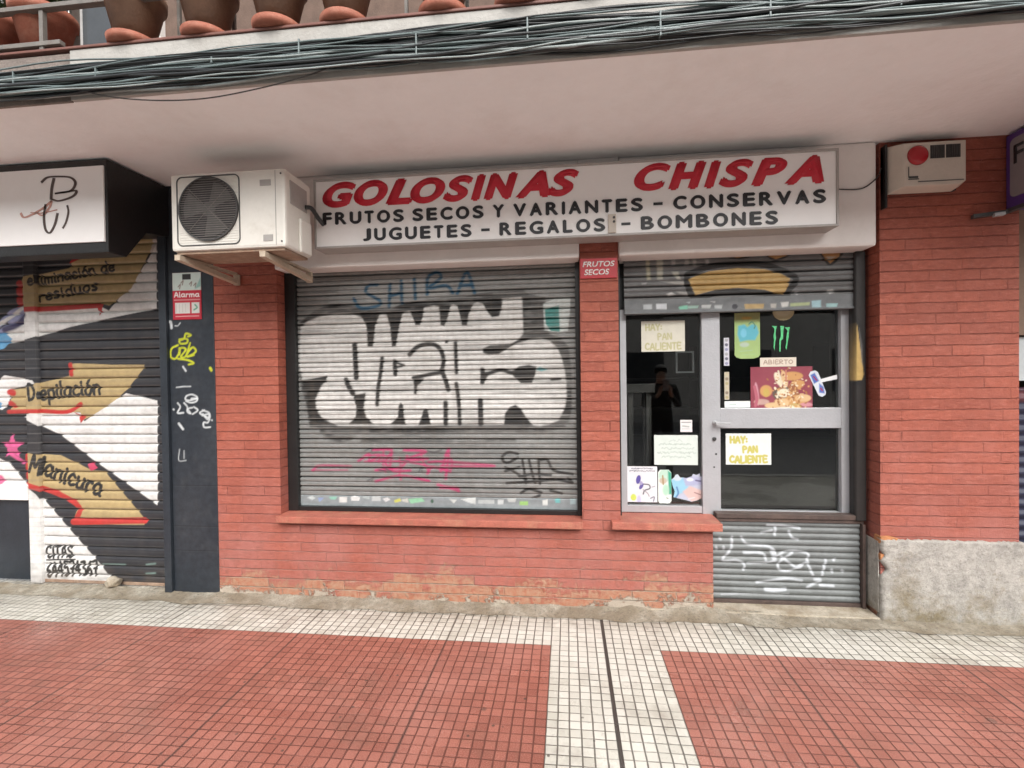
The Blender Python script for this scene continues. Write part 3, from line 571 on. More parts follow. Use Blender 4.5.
def paint_bar(p):
    p.dirt(.2, .02, .25, 21, .3)
    for q, c in (([(-1.931, 0.691), (-1.888, 0.705), (-1.863, 0.688), (-1.888, 0.674)], (.5,.55,.55)), ([(-1.845, 0.694), (-1.796, 0.691), (-1.833, 0.659)], (.25,.32,.5)), ([(-1.760, 0.701), (-1.693, 0.702), (-1.705, 0.681), (-1.742, 0.681)], (.25,.5,.4)), ([(-1.678, 0.700), (-1.618, 0.701), (-1.619, 0.659), (-1.679, 0.658)], (.62,.62,.6)), ([(-1.590, 0.701), (-1.560, 0.711), (-1.518, 0.699), (-1.525, 0.672), (-1.585, 0.675)], (.62,.63,.62)), ([(-1.500, 0.705), (-1.447, 0.706), (-1.447, 0.685), (-1.489, 0.693)], (.4,.45,.45)), ([(-1.426, 0.708), (-1.360, 0.709), (-1.360, 0.675), (-1.427, 0.674)], (.45,.47,.47)), ([(-1.346, 0.690), (-1.310, 0.702), (-1.287, 0.685), (-1.323, 0.667)], (.6,.6,.6)), ([(-1.263, 0.680), (-1.216, 0.697), (-1.205, 0.675), (-1.252, 0.663)], (.5,.5,.12)), ([(-1.205, 0.686), (-1.157, 0.698), (-1.152, 0.664), (-1.193, 0.673)], (.5,.5,.45)), ([(-1.152, 0.693), (-1.052, 0.702), (-1.029, 0.677), (-1.135, 0.659)], (.25,.5,.32)), ([(-0.849, 0.697), (-0.792, 0.692), (-0.815, 0.664)], (.5,.52,.5)), ([(-0.769, 0.698), (-0.655, 0.711), (-0.656, 0.661), (-0.701, 0.671)], (.55,.58,.57)), ([(-0.638, 0.695), (-0.520, 0.696), (-0.520, 0.668), (-0.638, 0.666)], (.42,.45,.45)), ([(-0.497, 0.697), (-0.452, 0.697), (-0.458, 0.664), (-0.497, 0.663)], (.52,.55,.55)), ([(-0.430, 0.703), (-0.363, 0.710), (-0.369, 0.682), (-0.419, 0.681)], (.45,.47,.46)), ([(-0.341, 0.688), (-0.280, 0.689), (-0.280, 0.661), (-0.341, 0.660)], (.28,.48,.16)), ([(-0.180, 0.696), (-0.142, 0.704), (-0.142, 0.663), (-0.175, 0.663)], (.6,.62,.6)), ([(-0.092, 0.703), (-0.054, 0.725), (-0.054, 0.681), (-0.087, 0.681)], (.15,.42,.42)), ([(0.017, 0.715), (0.055, 0.721), (0.054, 0.672), (0.016, 0.671)], (.35,.45,.47))): p.poly(q, c, .004, .9)
    p.poly(ell(*[(-0.975, 0.678)][0], .012, .014), (.05, .1, .07), .004)
b_ = sheet('bottom_bar', -1.985, .072, .631, .709, .006, lambda X, Z: .128+0*X, paint_bar, M['paint'], ws, base=(.26, .29, .30), thick=.02)
box('lower_rail', M['black'], ws, -1.977, .065, .10, .165, .602, .632)
for x0, x1 in ((-2.057, -1.978), (.066, .0955)): box('guide_rail', M['black'], ws, x0, x1, .095, .175, .6025, 2.352)
box('shutter_back', M['black'], ws, -2.05, .09, .24, .28, .57, 2.9)

# --- door shutter, rolled up
def paint_door(p):
    p.dirt(.4, .03, .4, 31, .3)
    for q, c in (([(0.546, 2.368), (0.573, 2.367), (0.581, 2.222), (0.554, 2.218)], (.42,.40,.28)), ([(0.619, 2.365), (0.665, 2.368), (0.663, 2.219), (0.622, 2.221)], (.42,.41,.34)), ([(0.714, 2.352), (0.746, 2.356), (0.746, 2.314), (0.719, 2.315)], (.36,.35,.33)), ([(0.714, 2.273), (0.764, 2.271), (0.781, 2.215), (0.754, 2.216)], (.4,.39,.33)), ([(0.805, 2.358), (0.836, 2.357), (0.836, 2.310), (0.805, 2.312)], (.34,.33,.30)), ([(0.854, 2.351), (0.881, 2.350), (0.885, 2.299), (0.863, 2.300)], (.34,.33,.30)), ([(0.935, 2.344), (0.962, 2.347), (0.970, 2.305), (0.944, 2.316)], (.36,.35,.33)), ([(0.517, 2.201), (0.554, 2.204), (0.549, 2.188), (0.521, 2.189)], (.5,.5,.48)), ([(0.636, 2.211), (0.799, 2.205), (0.799, 2.173), (0.718, 2.189)], (.36,.35,.32)), ([(0.681, 2.121), (0.717, 2.133), (0.744, 2.114), (0.699, 2.106)], (.55,.55,.53)), ([(0.744, 2.137), (0.826, 2.130), (0.825, 2.107), (0.771, 2.118)], (.34,.33,.31)), ([(1.709, 2.115), (1.743, 2.118), (1.768, 2.100), (1.726, 2.086)], (.6,.6,.58)), ([(1.512, 2.112), (1.534, 2.112), (1.529, 2.085), (1.517, 2.085)], (.45,.45,.45)), ([(1.500, 2.194), (1.534, 2.198), (1.534, 2.166), (1.504, 2.158)], (.3,.29,.29)), ([(1.139, 2.328), (1.166, 2.327), (1.161, 2.309), (1.144, 2.310)], (.4,.38,.42))): p.poly(q, c, .008, .7)
    TAN = (.50, .33, .12)
    p.smooth([(0.823, 2.247), (0.970, 2.297), (1.147, 2.308), (1.322, 2.294), (1.495, 2.219), (1.515, 2.173), (1.477, 2.129), (1.446, 2.079), (1.321, 2.105), (1.146, 2.121), (1.004, 2.115), (0.870, 2.089), (0.822, 2.187), (0.823, 2.247)], .04, BLK, soft=.006)
    p.poly([(0.830, 2.215), (0.880, 2.237), (0.970, 2.265), (1.147, 2.281), (1.322, 2.265), (1.426, 2.230), (1.481, 2.198), (1.469, 2.147), (1.439, 2.094), (1.391, 2.104), (1.321, 2.128), (1.146, 2.147), (1.004, 2.139), (0.875, 2.106), (0.853, 2.158)], TAN, .005)
    for q in ([(1.042, 2.404), (1.253, 2.396), (1.218, 2.357), (1.147, 2.349), (1.086, 2.366)], [(1.331, 2.396), (1.496, 2.389), (1.461, 2.351), (1.392, 2.328), (1.349, 2.352)], [(1.667, 2.393), (1.810, 2.387), (1.785, 2.330), (1.731, 2.286), (1.692, 2.334)]):
        p.smooth(q+[q[0]], .022, BLK, soft=.006); p.poly(q, (.42, .22, .08), .005)
    p.poly([(1.704, 2.334), (1.765, 2.331), (1.731, 2.304)], (.5, .42, .33), .006)
    p.stroke([(1.227, 2.389), (1.650, 2.386)], .016, BLK); p.stroke([(0.899, 2.370), (1.059, 2.393)], .014, BLK, alpha=.6)
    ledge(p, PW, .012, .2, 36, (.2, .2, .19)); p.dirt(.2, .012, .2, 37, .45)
ds = sheet('roller_shutter', .40, 1.925, 2.085, 2.44, .0062, lambda X, Z: .14+slat2(Z+.012), paint_door, M['paint'], shop, stepz=.0036, base=(.165, .165, .165))
tag(ds, 'dark grey roller shutter rolled up above the door with a tan arc sprayed on it')
def paint_bar2(p):
    p.dirt(.2, .03, .3, 41, .3)
    for q, c in (([(0.527, 2.053), (0.587, 2.054), (0.587, 2.019), (0.530, 2.020)], (.42,.45,.46)), ([(0.614, 2.055), (0.685, 2.055), (0.685, 2.016), (0.616, 2.018)], (.55,.58,.6)), ([(0.763, 2.032), (0.822, 2.040), (0.822, 2.012), (0.768, 2.012)], (.2,.5,.36)), ([(0.822, 2.035), (0.894, 2.036), (0.889, 2.018), (0.826, 2.017)], (.3,.45,.38)), ([(0.813, 2.061), (0.840, 2.065), (0.836, 2.049)], (.35,.4,.4)), ([(0.912, 2.039), (0.978, 2.040), (0.969, 2.015), (0.916, 2.017)], (.45,.47,.46)), ([(0.996, 2.035), (1.049, 2.035), (1.045, 2.010), (1.000, 2.012)], (.42,.45,.45)), ([(0.965, 2.062), (1.005, 2.062), (1.001, 2.049)], (.4,.4,.4)), ([(1.190, 2.037), (1.317, 2.035), (1.312, 2.003), (1.195, 2.003)], (.45,.32,.14)), ([(1.356, 2.035), (1.395, 2.034), (1.390, 2.003), (1.360, 2.006)], (.42,.4,.36)), ([(1.421, 2.041), (1.472, 2.044), (1.468, 2.012), (1.429, 2.009)], (.55,.55,.52)), ([(1.481, 2.034), (1.605, 2.037), (1.601, 2.017), (1.481, 2.013)], (.36,.42,.22)), ([(1.614, 2.046), (1.673, 2.049), (1.673, 2.002), (1.618, 2.003)], (.3,.46,.5)), ([(1.703, 2.025), (1.779, 2.025), (1.770, 2.001), (1.707, 2.003)], (.28,.45,.45))): p.poly(q, c, .005, .9)
    p.poly(ell(*[(1.129, 2.022)][0], .018, .018), (.05, .05, .06), .004)
sheet('bottom_bar', .40, 1.925, 1.985, 2.085, .006, lambda X, Z: .128-.012*np.exp(-((Z-1.992)/.008)**2), paint_bar2, M['paint'], ds, base=(.17, .18, .185), thick=.02)
box('guide_rail', M['black'], ds, .3495, .367, .095, .185, .608, 2.352)
def paint_rail(p):
    p.smooth([(1.870, 1.915), (1.886, 1.888), (1.912, 1.744), (1.932, 1.599), (1.936, 1.538), (1.916, 1.503), (1.866, 1.504)], .034, BLK)
    p.poly([(1.874, 1.893), (1.881, 1.858), (1.895, 1.744), (1.912, 1.607), (1.917, 1.554), (1.906, 1.520), (1.870, 1.516)], (.52, .36, .13), .005)
    p.poly([(1.890, 1.858), (1.909, 1.744), (1.913, 1.607), (1.903, 1.637)], (.2, .2, .2), .01, .6)
gr = sheet('guide_rail', 1.872, 1.930, .60, 2.352, .006, .098, paint_rail, M['paint'], ds, base=(.028, .026, .025), thick=.08)
tag(gr, 'black guide rail with a tan wedge sprayed on it')
box('shutter_back', M['black'], ds, .352, 1.955, .205, .235, 2.04, 2.9)

# --- shop window and door
YG = .225
fr = MB(); fr.box(.372, .418, .19, .25, .608, 2.03); fr.box(.418, .925, .19, .25, .608, .655); fr.box(.418, .925, .19, .25, 1.995, 2.03)
wn = fr.build('display_window', M['alu'], shop, bev=.002)
box('glass_pane', M['glass'], wn, .418, .925, YG-.003, YG+.003, .655, 1.995, bev=0)
dr = MB(); dr.box(.927, 1.048, .185, .255, .60, 2.03); dr.box(1.826, 1.912, .185, .255, .60, 2.03); dr.box(1.048, 1.826, .188, .252, 1.197, 1.334); dr.box(1.048, 1.826, .188, .252, 1.998, 2.03); dr.box(1.048, 1.826, .190, .250, .590, .628)
dr.box(1.915, 1.955, .187, .24, .02, 2.36)
door = dr.build('shop_door', M['alu'], shop, bev=.003)
box('glass_pane', M['glass'], door, 1.048, 1.826, YG-.003, YG+.003, 1.334, 1.998, bev=0)
box('glass_pane', M['glass'], door, 1.048, 1.826, YG-.003, YG+.003, .628, 1.197, bev=0)
h = MB(); h.lathe([(.016, 0), (.016, .018), (.009, .02), (.009, .05)], 16, (1.012, .185, 1.235), 'y'); h.bar((1.004, .14, 1.235), (1.10, .135, 1.232), .014, .016); h.build('handle', M['alu2'], door, bev=.002)
h = MB(); h.lathe([(.013, 0), (.013, .008), (.008, .012)], 16, (1.006, .185, 1.125), 'y'); h.box(1.003, 1.009, .168, .174, 1.110, 1.135); h.build('lock', M['dkmetal'], door)
for z in (1.02, .93): MB().lathe([(.006, 0), (.006, .004)], 10, (1.01+random.uniform(-.02, .02), .185, z), 'y').build('screw', M['dkmetal'], door)
# corrugated kick panel
PC = .0415
def corr(z): return -.013*np.abs(np.sin(np.pi*z/PC))**.7
def paint_kick(p):
    p.dirt(.35, .03, .3, 51, .3); p.dirt(.1, .5, .2, 52, .5)
    Wt = (.46, .49, .52); T = lambda pts, wd=.016, a=.85: p.smooth(pts, wd, Wt, soft=.01, alpha=a)
    for q in ([(1.328, 0.553), (1.440, 0.551), (1.534, 0.535)], [(1.381, 0.544), (1.375, 0.487)], [(1.464, 0.514), (1.487, 0.471), (1.522, 0.460)], [(1.292, 0.502), (1.357, 0.518)], [(1.100, 0.469), (1.093, 0.386), (1.038, 0.309), (1.129, 0.311), (1.177, 0.287), (1.174, 0.247)], [(1.160, 0.470), (1.202, 0.421), (1.345, 0.405), (1.380, 0.343), (1.344, 0.305), (1.201, 0.294)], [(1.177, 0.363), (1.297, 0.360), (1.321, 0.304)], [(1.380, 0.343), (1.463, 0.383), (1.580, 0.368), (1.580, 0.312), (1.615, 0.225)], [(1.487, 0.371), (1.404, 0.306), (1.403, 0.256), (1.474, 0.252), (1.580, 0.312)], [(1.416, 0.344), (1.510, 0.272), (1.557, 0.298)], [(1.697, 0.327), (1.673, 0.227)], [(1.752, 0.335), (1.745, 0.326)], [(1.731, 0.264), (1.737, 0.248)], [(1.795, 0.262), (1.803, 0.254)], [(1.021, 0.460), (1.026, 0.450)], [(0.996, 0.396), (1.001, 0.381)], [(1.045, 0.398), (1.047, 0.382)], [(1.260, 0.164), (1.438, 0.195), (1.544, 0.186)], [(1.579, 0.143), (1.661, 0.190), (1.626, 0.195)], [(1.661, 0.158), (1.742, 0.155)]): T(q)
    T([(1.319, 0.118), (1.379, 0.115), (1.438, 0.126)], .028); T([(1.357, 0.380), (1.374, 0.318)], .03, .6); T([(1.030, 0.073), (1.200, 0.086), (1.462, 0.095)], .01, .5)
kp = sheet('kick_panel', .944, 1.907, .045, .575, .006, lambda X, Z: .14+corr(Z), paint_kick, M['paint'], shop, stepz=.0036, base=(.17, .185, .185), thick=.01)
tag(kp, 'corrugated grey panel closing the foot of the door, scrawled with white paint')
f = MB(); f.box(.944, 1.928, .118, .182, .575, .597); f.box(.996, 1.928, .108, .182, .600, .631); f.box(.944, 1.908, .118, .165, .022, .046); f.box(1.909, 1.928, .10, .18, .022, .574)
f.build('panel_frame', M['brown'], kp, bev=.003)

# --- room seen through the glass
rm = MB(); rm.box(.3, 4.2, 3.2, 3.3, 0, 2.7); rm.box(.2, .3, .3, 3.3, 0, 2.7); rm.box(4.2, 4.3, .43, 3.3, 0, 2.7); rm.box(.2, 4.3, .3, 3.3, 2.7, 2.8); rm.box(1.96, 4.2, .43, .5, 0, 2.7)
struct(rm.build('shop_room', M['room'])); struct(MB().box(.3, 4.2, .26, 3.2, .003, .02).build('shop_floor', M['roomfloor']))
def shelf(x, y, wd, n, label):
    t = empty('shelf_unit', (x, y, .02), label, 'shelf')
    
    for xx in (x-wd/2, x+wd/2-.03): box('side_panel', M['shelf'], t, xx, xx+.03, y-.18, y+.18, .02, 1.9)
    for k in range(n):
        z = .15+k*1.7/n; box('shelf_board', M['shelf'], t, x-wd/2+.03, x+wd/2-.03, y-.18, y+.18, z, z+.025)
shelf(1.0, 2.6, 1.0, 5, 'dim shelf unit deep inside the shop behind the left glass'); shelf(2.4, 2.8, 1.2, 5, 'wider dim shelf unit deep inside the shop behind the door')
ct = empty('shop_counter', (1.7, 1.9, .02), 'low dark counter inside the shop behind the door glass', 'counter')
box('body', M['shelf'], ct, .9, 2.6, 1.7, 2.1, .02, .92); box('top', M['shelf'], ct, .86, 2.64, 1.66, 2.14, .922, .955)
fm = MB(); x0, z0 = (0.844, 1.583); x1, z1 = (0.980, 1.751)
fm.box(x0, x1, .60, .62, z0, z0+.012); fm.box(x0, x1, .60, .62, z1-.012, z1); fm.box(x0, x0+.012, .60, .62, z0+.012, z1-.012); fm.box(x1-.012, x1, .60, .62, z0+.012, z1-.012)
fm = fm.build('hanging_frame', M['alu2']); tag(fm, 'thin grey rectangular frame hanging behind the left shop window', 'frame')
wr = MB().tube([(x0+.02, .61, z1), ((x0+x1)/2, .61, 2.69), (x1-.02, .61, z1)], .002, 6).build('wire', M['brownwire'], fm)
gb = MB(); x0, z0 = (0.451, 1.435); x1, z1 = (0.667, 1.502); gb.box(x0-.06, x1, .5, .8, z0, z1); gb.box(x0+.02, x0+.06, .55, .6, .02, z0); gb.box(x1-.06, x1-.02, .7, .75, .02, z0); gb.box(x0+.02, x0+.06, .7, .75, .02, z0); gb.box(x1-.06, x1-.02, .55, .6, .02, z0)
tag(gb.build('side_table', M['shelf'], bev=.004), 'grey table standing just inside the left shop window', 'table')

# ================================================================== THINGS ON THE GLASS (stuck inside the panes)
YI = YG-.0065
def notice(name, b, paint, label, cat, base=(.72, .73, .66), mask=None, step=.0028, curl=.002, y=YI, group=None):
    o = sheet(name, b[0], b[2], b[1], b[3], step, lambda X, Z: y-curl*np.sin((X-b[0])*11)**2, paint, M['paper'], None, base=base, mask=mask)
    return tag(o, label, cat, group)
YEL = (.50, .46, .12)
def hay(c1, w1, al):
    def f(p):
        x0, x1, z0, z1 = p.X.min(), p.X.max(), p.Z.min(), p.Z.max(); wd = x1-x0; hh = z1-z0
        q = lambda u, v: (x0+wd*u, z0+hh*v)
        p.text('HAY:', q(.10, .70), q(.50, .71), hh*.19, w1, c1, alpha=al); p.text('PAN', q(.38, .39), q(.72, .40), hh*.19, w1, c1, alpha=al*.85); p.text('CALIENTE', q(.09, .07), q(.93, .08), hh*.20, w1, c1, alpha=al)
    return f
notice('paper_notice', (.527, 1.733, .824, 1.948), hay((.50, .48, .26), .013, .5), 'cream paper with pale yellow block letters taped high in the left window', 'notice', (.68, .66, .56))
notice('paper_notice', (1.092, .942, 1.391, 1.158), hay(YEL, .016, .7), 'white paper with bright yellow block letters on the lower door glass', 'notice', (.66, .69, .665))
def faint(p):
    for k, (a, b, z) in enumerate(((.64, .86, 1.075), (.66, .88, 1.045), (.63, .89, 1.015), (.66, .86, .985))): p.scribble((a, z), (b, z), .016, .0035, (.30, .37, .33), alpha=.9)
    p.scribble((.71, 1.098), (.80, 1.098), .022, .004, (.35, .4, .38), alpha=.7)
notice('paper_notice', (.608, .937, .905, 1.147), faint, 'plain white paper with faint handwriting in the lower half of the left window', 'notice', (.60, .66, .615))
notice('sticker', (.788, 1.168, .868, 1.253), lambda p: (p.stroke([(.797, 1.236), (.858, 1.236)], .006, (.2, .2, .2)), p.stroke([(.805, 1.21), (.845, 1.205)], .010, (.4, .42, .4)), p.stroke([(.80, 1.19), (.85, 1.19)], .004, (.4, .4, .4))), 'tiny square white sticker above the faint handwritten paper', 'sticker', (.70, .69, .68))
def leaflet(p):
    for z, a, b in ((.905, .45, .60), (.888, .435, .61)): p.scribble((a, z), (b, z), .010, .0035, (.06, .06, .1))
    p.poly(ell(.497, .832, .016, .032, -.2), (.10, .08, .30), .004); p.poly(ell(.517, .785, .012, .025, -.5), (.12, .1, .3), .004); p.poly(ell(.515, .807, .012, .014), (.35, .32, .5), .004)
    p.smooth([(.535, .80), (.57, .795), (.575, .77), (.54, .755), (.53, .73)], .009, (.12, .12, .14)); p.smooth([(.53, .76), (.56, .735), (.57, .715)], .007, (.3, .28, .3)); p.poly(ell(.462, .705, .02, .024), (.55, .62, .12), .006); p.smooth([(.59, .78), (.61, .785)], .006, (.3, .3, .35)); p.smooth([(.58, .70), (.605, .71), (.60, .68)], .008, (.2, .2, .25)); p.poly(ell(.50, .69, .014, .03), (.5, .48, .66), .008)
notice('poster', (.416, .672, .627, .926), leaflet, 'white leaflet with small purple figures in the bottom left corner of the window', 'poster', (.66, .66, .69))
def can1(p):
    p.poly(ell(.676, .86, .04, .045), (.45, .62, .52), .01); p.poly([(.70, .9), (.725, .88), (.725, .73), (.705, .73)], (.05, .33, .22), .012); p.poly(ell(.667, .825, .026, .022), (.5, .42, .34), .01); p.stroke([(.665, .86), (.668, .80)], .010, (.35, .25, .12)); p.poly(ell(.685, .76, .022, .04), (.4, .62, .48), .015); p.stroke([(.69, .705), (.70, .70)], .006, (.15, .2, .15))
rr_ = [(.640, .664), (.712, .664), (.724, .682), (.724, .885), (.708, .904), (.646, .904), (.631, .885), (.631, .680)]
notice('can_sticker', (.630, .664, .726, .905), can1, 'pale green drinks can cut-out beside the white leaflet', 'sticker', (.66, .72, .68), mask=rr_, step=.0024)
def crum(p):
    p.poly([(.72, .83), (.78, .86), (.83, .84), (.84, .76), (.77, .73), (.74, .70)], (.28, .52, .66), .012); p.poly([(.80, .86), (.92, .85), (.93, .80), (.82, .79)], (.38, .40, .56), .012); p.poly([(.80, .75), (.85, .79), (.93, .76), (.935, .70), (.86, .68)], (.62, .45, .42), .012)
    p.poly(ell(.765, .85, .03, .025), (.52, .60, .66), .01); p.poly(ell(.85, .835, .024, .012), (.66, .68, .76), .008); p.smooth([(.76, .78), (.77, .74), (.755, .71)], .012, (.12, .25, .45)); p.smooth([(.89, .83), (.92, .825)], .012, (.16, .14, .25)); p.smooth([(.88, .745), (.92, .73)], .009, (.35, .22, .22)); p.smooth([(.84, .70), (.88, .71)], .007, (.7, .6, .6))
notice('cutout_sticker', (.720, .675, .940, .885), crum, 'ragged blue and pink cut-out stuck in the bottom right corner of the left window', 'sticker', (.45, .48, .58), step=.0024, mask=[(.722, .835), (.742, .85), (.752, .87), (.77, .872), (.785, .85), (.83, .848), (.862, .86), (.87, .878), (.895, .868), (.915, .882), (.922, .858), (.938, .862), (.93, .83), (.936, .79), (.93, .75), (.938, .71), (.90, .69), (.86, .678), (.82, .69), (.775, .70), (.735, .71), (.745, .75), (.73, .79)])
def green(p):
    p.poly(rect(1.15, 1.93, 1.33, 2.0), (.30, .30, .13), .03); p.poly([(1.18, 1.90), (1.22, 1.91), (1.24, 1.89), (1.27, 1.91), (1.30, 1.90), (1.315, 1.85), (1.29, 1.80), (1.24, 1.80), (1.19, 1.79), (1.175, 1.84)], (.13, .46, .56), .012); p.poly(ell(1.215, 1.85, .02, .03), (.2, .55, .7), .01); p.smooth([(1.25, 1.91), (1.27, 1.925), (1.29, 1.90), (1.285, 1.88)], .008, (.12, .28, .2)); p.poly(ell(1.22, 1.77, .03, .016), (.45, .55, .45), .012); p.stroke([(1.19, 1.725), (1.27, 1.73)], .006, (.35, .5, .3)); p.stroke([(1.20, 1.70), (1.29, 1.705)], .005, (.35, .52, .25)); p.poly(ell(1.235, 1.952, .035, .01), (.45, .28, .08), .008)
notice('drink_poster', (1.153, 1.668, 1.325, 1.997), green, 'green rounded poster with a turquoise splash hanging high on the door glass', 'poster', (.36, .50, .20), mask=[(1.153, 1.99), (1.325, 1.99), (1.325, 1.70), (1.312, 1.682), (1.28, 1.671), (1.20, 1.671), (1.166, 1.682), (1.153, 1.70)])
cl = MB()
for q in ([(1.399, 1.895), (1.433, 1.893), (1.428, 1.874), (1.424, 1.838), (1.428, 1.813), (1.421, 1.783), (1.417, 1.728), (1.410, 1.750), (1.414, 1.794), (1.410, 1.822), (1.417, 1.860), (1.415, 1.880)], [(1.454, 1.894), (1.480, 1.892), (1.475, 1.864), (1.472, 1.804), (1.459, 1.793), (1.455, 1.716), (1.447, 1.722), (1.449, 1.799), (1.458, 1.821), (1.457, 1.865)], [(1.483, 1.882), (1.517, 1.883), (1.510, 1.853), (1.508, 1.814), (1.502, 1.781), (1.495, 1.729), (1.487, 1.743), (1.494, 1.787), (1.493, 1.814), (1.501, 1.858), (1.496, 1.869)]): cl.plate(q, YI-.001, YI+.001)
tag(cl.build('claw_sticker', M['greenfilm']), 'three ragged green claw marks stuck on the dark upper door glass', 'sticker')
notice('round_sticker', (1.404, 1.925, 1.547, 1.994), lambda p: p.poly(ell(1.475, 1.985, .05, .03), (.5, .44, .3), .02), 'tan half round sticker peeping out under the rolled up shutter', 'sticker', (.44, .37, .22), mask=ell(1.475, 1.99, .071, .063))
notice('door_label', (1.322, 1.616, 1.557, 1.678), lambda p: p.text('ABIERTO', (1.345, 1.635), (1.54, 1.635), .026, .006, (.38, .28, .22)), 'narrow cream label reading ABIERTO above the dessert poster', 'label', (.70, .64, .54))
def dessert(p):
    p.dirt(.1, .1, .3, 61, .4, (.2, .02, .05)); rr = random.Random(5)
    c1, c2, c3, c4 = (.55, .30, .12), (.64, .44, .24), (.74, .66, .5), (.30, .12, .06)
    for (x, z, a, b, c, r) in ((1.53, 1.55, .07, .03, c1, 0), (1.48, 1.53, .02, .06, c2, .2), (1.44, 1.53, .022, .05, c3, .4), (1.56, 1.49, .05, .03, c1, .3), (1.36, 1.45, .04, .04, c1, 0), (1.36, 1.44, .02, .03, (.5, .36, .1), 0), (1.47, 1.43, .07, .05, (.12, .09, .07), 0), (1.475, 1.435, .045, .03, c3, 0), (1.54, 1.45, .03, .05, c4, .3), (1.55, 1.385, .10, .035, c1, .15), (1.46, 1.37, .05, .03, c2, 0), (1.60, 1.40, .05, .025, c2, 0), (1.30, 1.43, .012, .08, (.55, .28, .33), .1), (1.33, 1.375, .05, .02, (.5, .32, .28), 0), (1.40, 1.35, .05, .02, c2, 0), (1.55, 1.345, .04, .02, (.5, .36, .14), 0), (1.62, 1.355, .04, .014, (.55, .25, .28), 0), (1.50, 1.33, .08, .012, c3, 0)): p.poly(ell(x, z, a, b, r), c, .01)
    for k in range(150):
        x, z = rr.gauss(1.51, .06), rr.gauss(1.45, .065); p.poly(ell(x, z, rr.uniform(.004, .013), rr.uniform(.003, .008), rr.uniform(0, 3)), rr.choice((c1, c2, c3, c4, (.35, .16, .06))), .004, .8)
    p.stroke([(1.44, 1.585), (1.46, 1.50)], .012, (.66, .6, .45)); p.stroke([(1.49, 1.59), (1.49, 1.52)], .010, (.5, .2, .14)); p.smooth([(1.285, 1.48), (1.30, 1.40), (1.29, 1.35)], .02, (.42, .12, .16))
notice('dessert_poster', (1.259, 1.328, 1.659, 1.615), dessert, 'crimson poster heaped with golden pastries and ice cream on the door glass', 'poster', (.27, .062, .085))
cn = [(1.632, 1.555), (1.645, 1.58), (1.675, 1.588), (1.695, 1.575), (1.745, 1.44), (1.742, 1.42), (1.72, 1.405), (1.695, 1.415)]
def can2(p): p.poly([(1.645, 1.555), (1.672, 1.57), (1.70, 1.515), (1.668, 1.495)], (.08, .15, .45), .008); p.poly([(1.70, 1.50), (1.728, 1.475), (1.735, 1.43), (1.70, 1.435)], (.10, .17, .48), .008); p.stroke([(1.665, 1.545), (1.685, 1.52)], .008, (.35, .02, .05)); p.stroke([(1.71, 1.465), (1.72, 1.45)], .010, (.35, .05, .1))
notice('can_sticker', (1.63, 1.403, 1.75, 1.59), can2, 'slanted blue and silver can cut-out right of the dessert poster', 'sticker', (.62, .66, .72), mask=cn, step=.0024, y=YI-.0045)
notice('tape_strip', (1.705, 1.500, 1.816, 1.560), lambda p: None, 'short slanted white strip stuck across the silver can cut-out', 'tape', (.72, .74, .75), mask=[(1.708, 1.502), (1.815, 1.525), (1.812, 1.557), (1.708, 1.528)], step=.002, y=YI-.008)
def vstrip(c):
    def f(p):
        z0, z1 = p.Z.min(), p.Z.max(); n = 6
        for k in range(n):
            z = z0+(k+.5)*(z1-z0)/n; p.poly(ell(p.X.mean(), z, .011, .011), c[k % len(c)], .004)
    return f
notice('card_strip', (1.084, 1.627, 1.119, 1.820), vstrip(((.3, .3, .45), (.15, .15, .2), (.4, .4, .42))), 'upper vertical strip of payment marks beside the door stile', 'sticker', (.62, .62, .68))
notice('card_strip', (1.086, 1.392, 1.118, 1.584), vstrip(((.42, .36, .2), (.25, .2, .15), (.5, .45, .3))), 'lower vertical strip of yellowish marks beside the door stile', 'sticker', (.50, .46, .36))
notice('tape_strip', (1.086, 1.337, 1.255, 1.382), lambda p: p.stroke([(1.12, 1.36), (1.16, 1.36)], .006, (.4, .5, .46)), 'white strip at the lower left corner of the upper door glass', 'tape', (.72, .76, .74))

# ================================================================== SHOP SIGN
sg = empty('shop_sign', (0, -.1, 2.443), 'long white sign with red and black lettering above the brick shop', 'sign')
c = MB(); x0, x1, z0, z1 = -1.668, 1.625, 2.443, 2.905
c.box(x0, x1, -.168, -.032, z0, z1); c.build('cabinet', M['cabinet'], sg, bev=.004)
c = MB(); c.box(x0, x1, -.186, -.169, z1-.014, z1); c.box(x0, x1, -.186, -.169, z0, z0+.014); c.box(x0, x0+.014, -.186, -.169, z0+.014, z1-.014); c.box(x1-.014, x1, -.186, -.169, z0+.014, z1-.014); c.build('frame', M['cabinet'], sg, bev=.002)
MB().box(x0+.014, x1-.014, -.178, -.170, z0+.014, z1-.014).build('face_panel', M['signface'], sg)
yl = -.1785
letter_row('red_lettering', 'GOLOSINAS', -1.600, .085, 2.712, 2.706, .168, yl, M['redletter'], sg, shear=.32, bold=.015, fat=(.0140, .0085), side=.065, wob=.002)
letter_row('red_lettering', 'CHISPA', .440, 1.535, 2.712, 2.703, .168, yl, M['redletter'], sg, shear=.32, bold=.015, fat=(.0140, .0085), side=.065, wob=.002)
letter_row('black_lettering', 'FRUTOS SECOS Y VARIANTES - CONSERVAS', -1.620, 1.565, 2.600, 2.584, .083, yl, M['blackletter'], sg, fat=(.0056, .0045))
letter_row('black_lettering', 'JUGUETES - REGALOS  - BOMBONES', -1.343, 1.292, 2.482, 2.470, .083, yl, M['blackletter'], sg, fat=(.0056, .0045))
MB().box(.270, .320, -.190, -.171, 2.462, 2.578).build('joint_clip', M['cream'], sg, bev=.004)
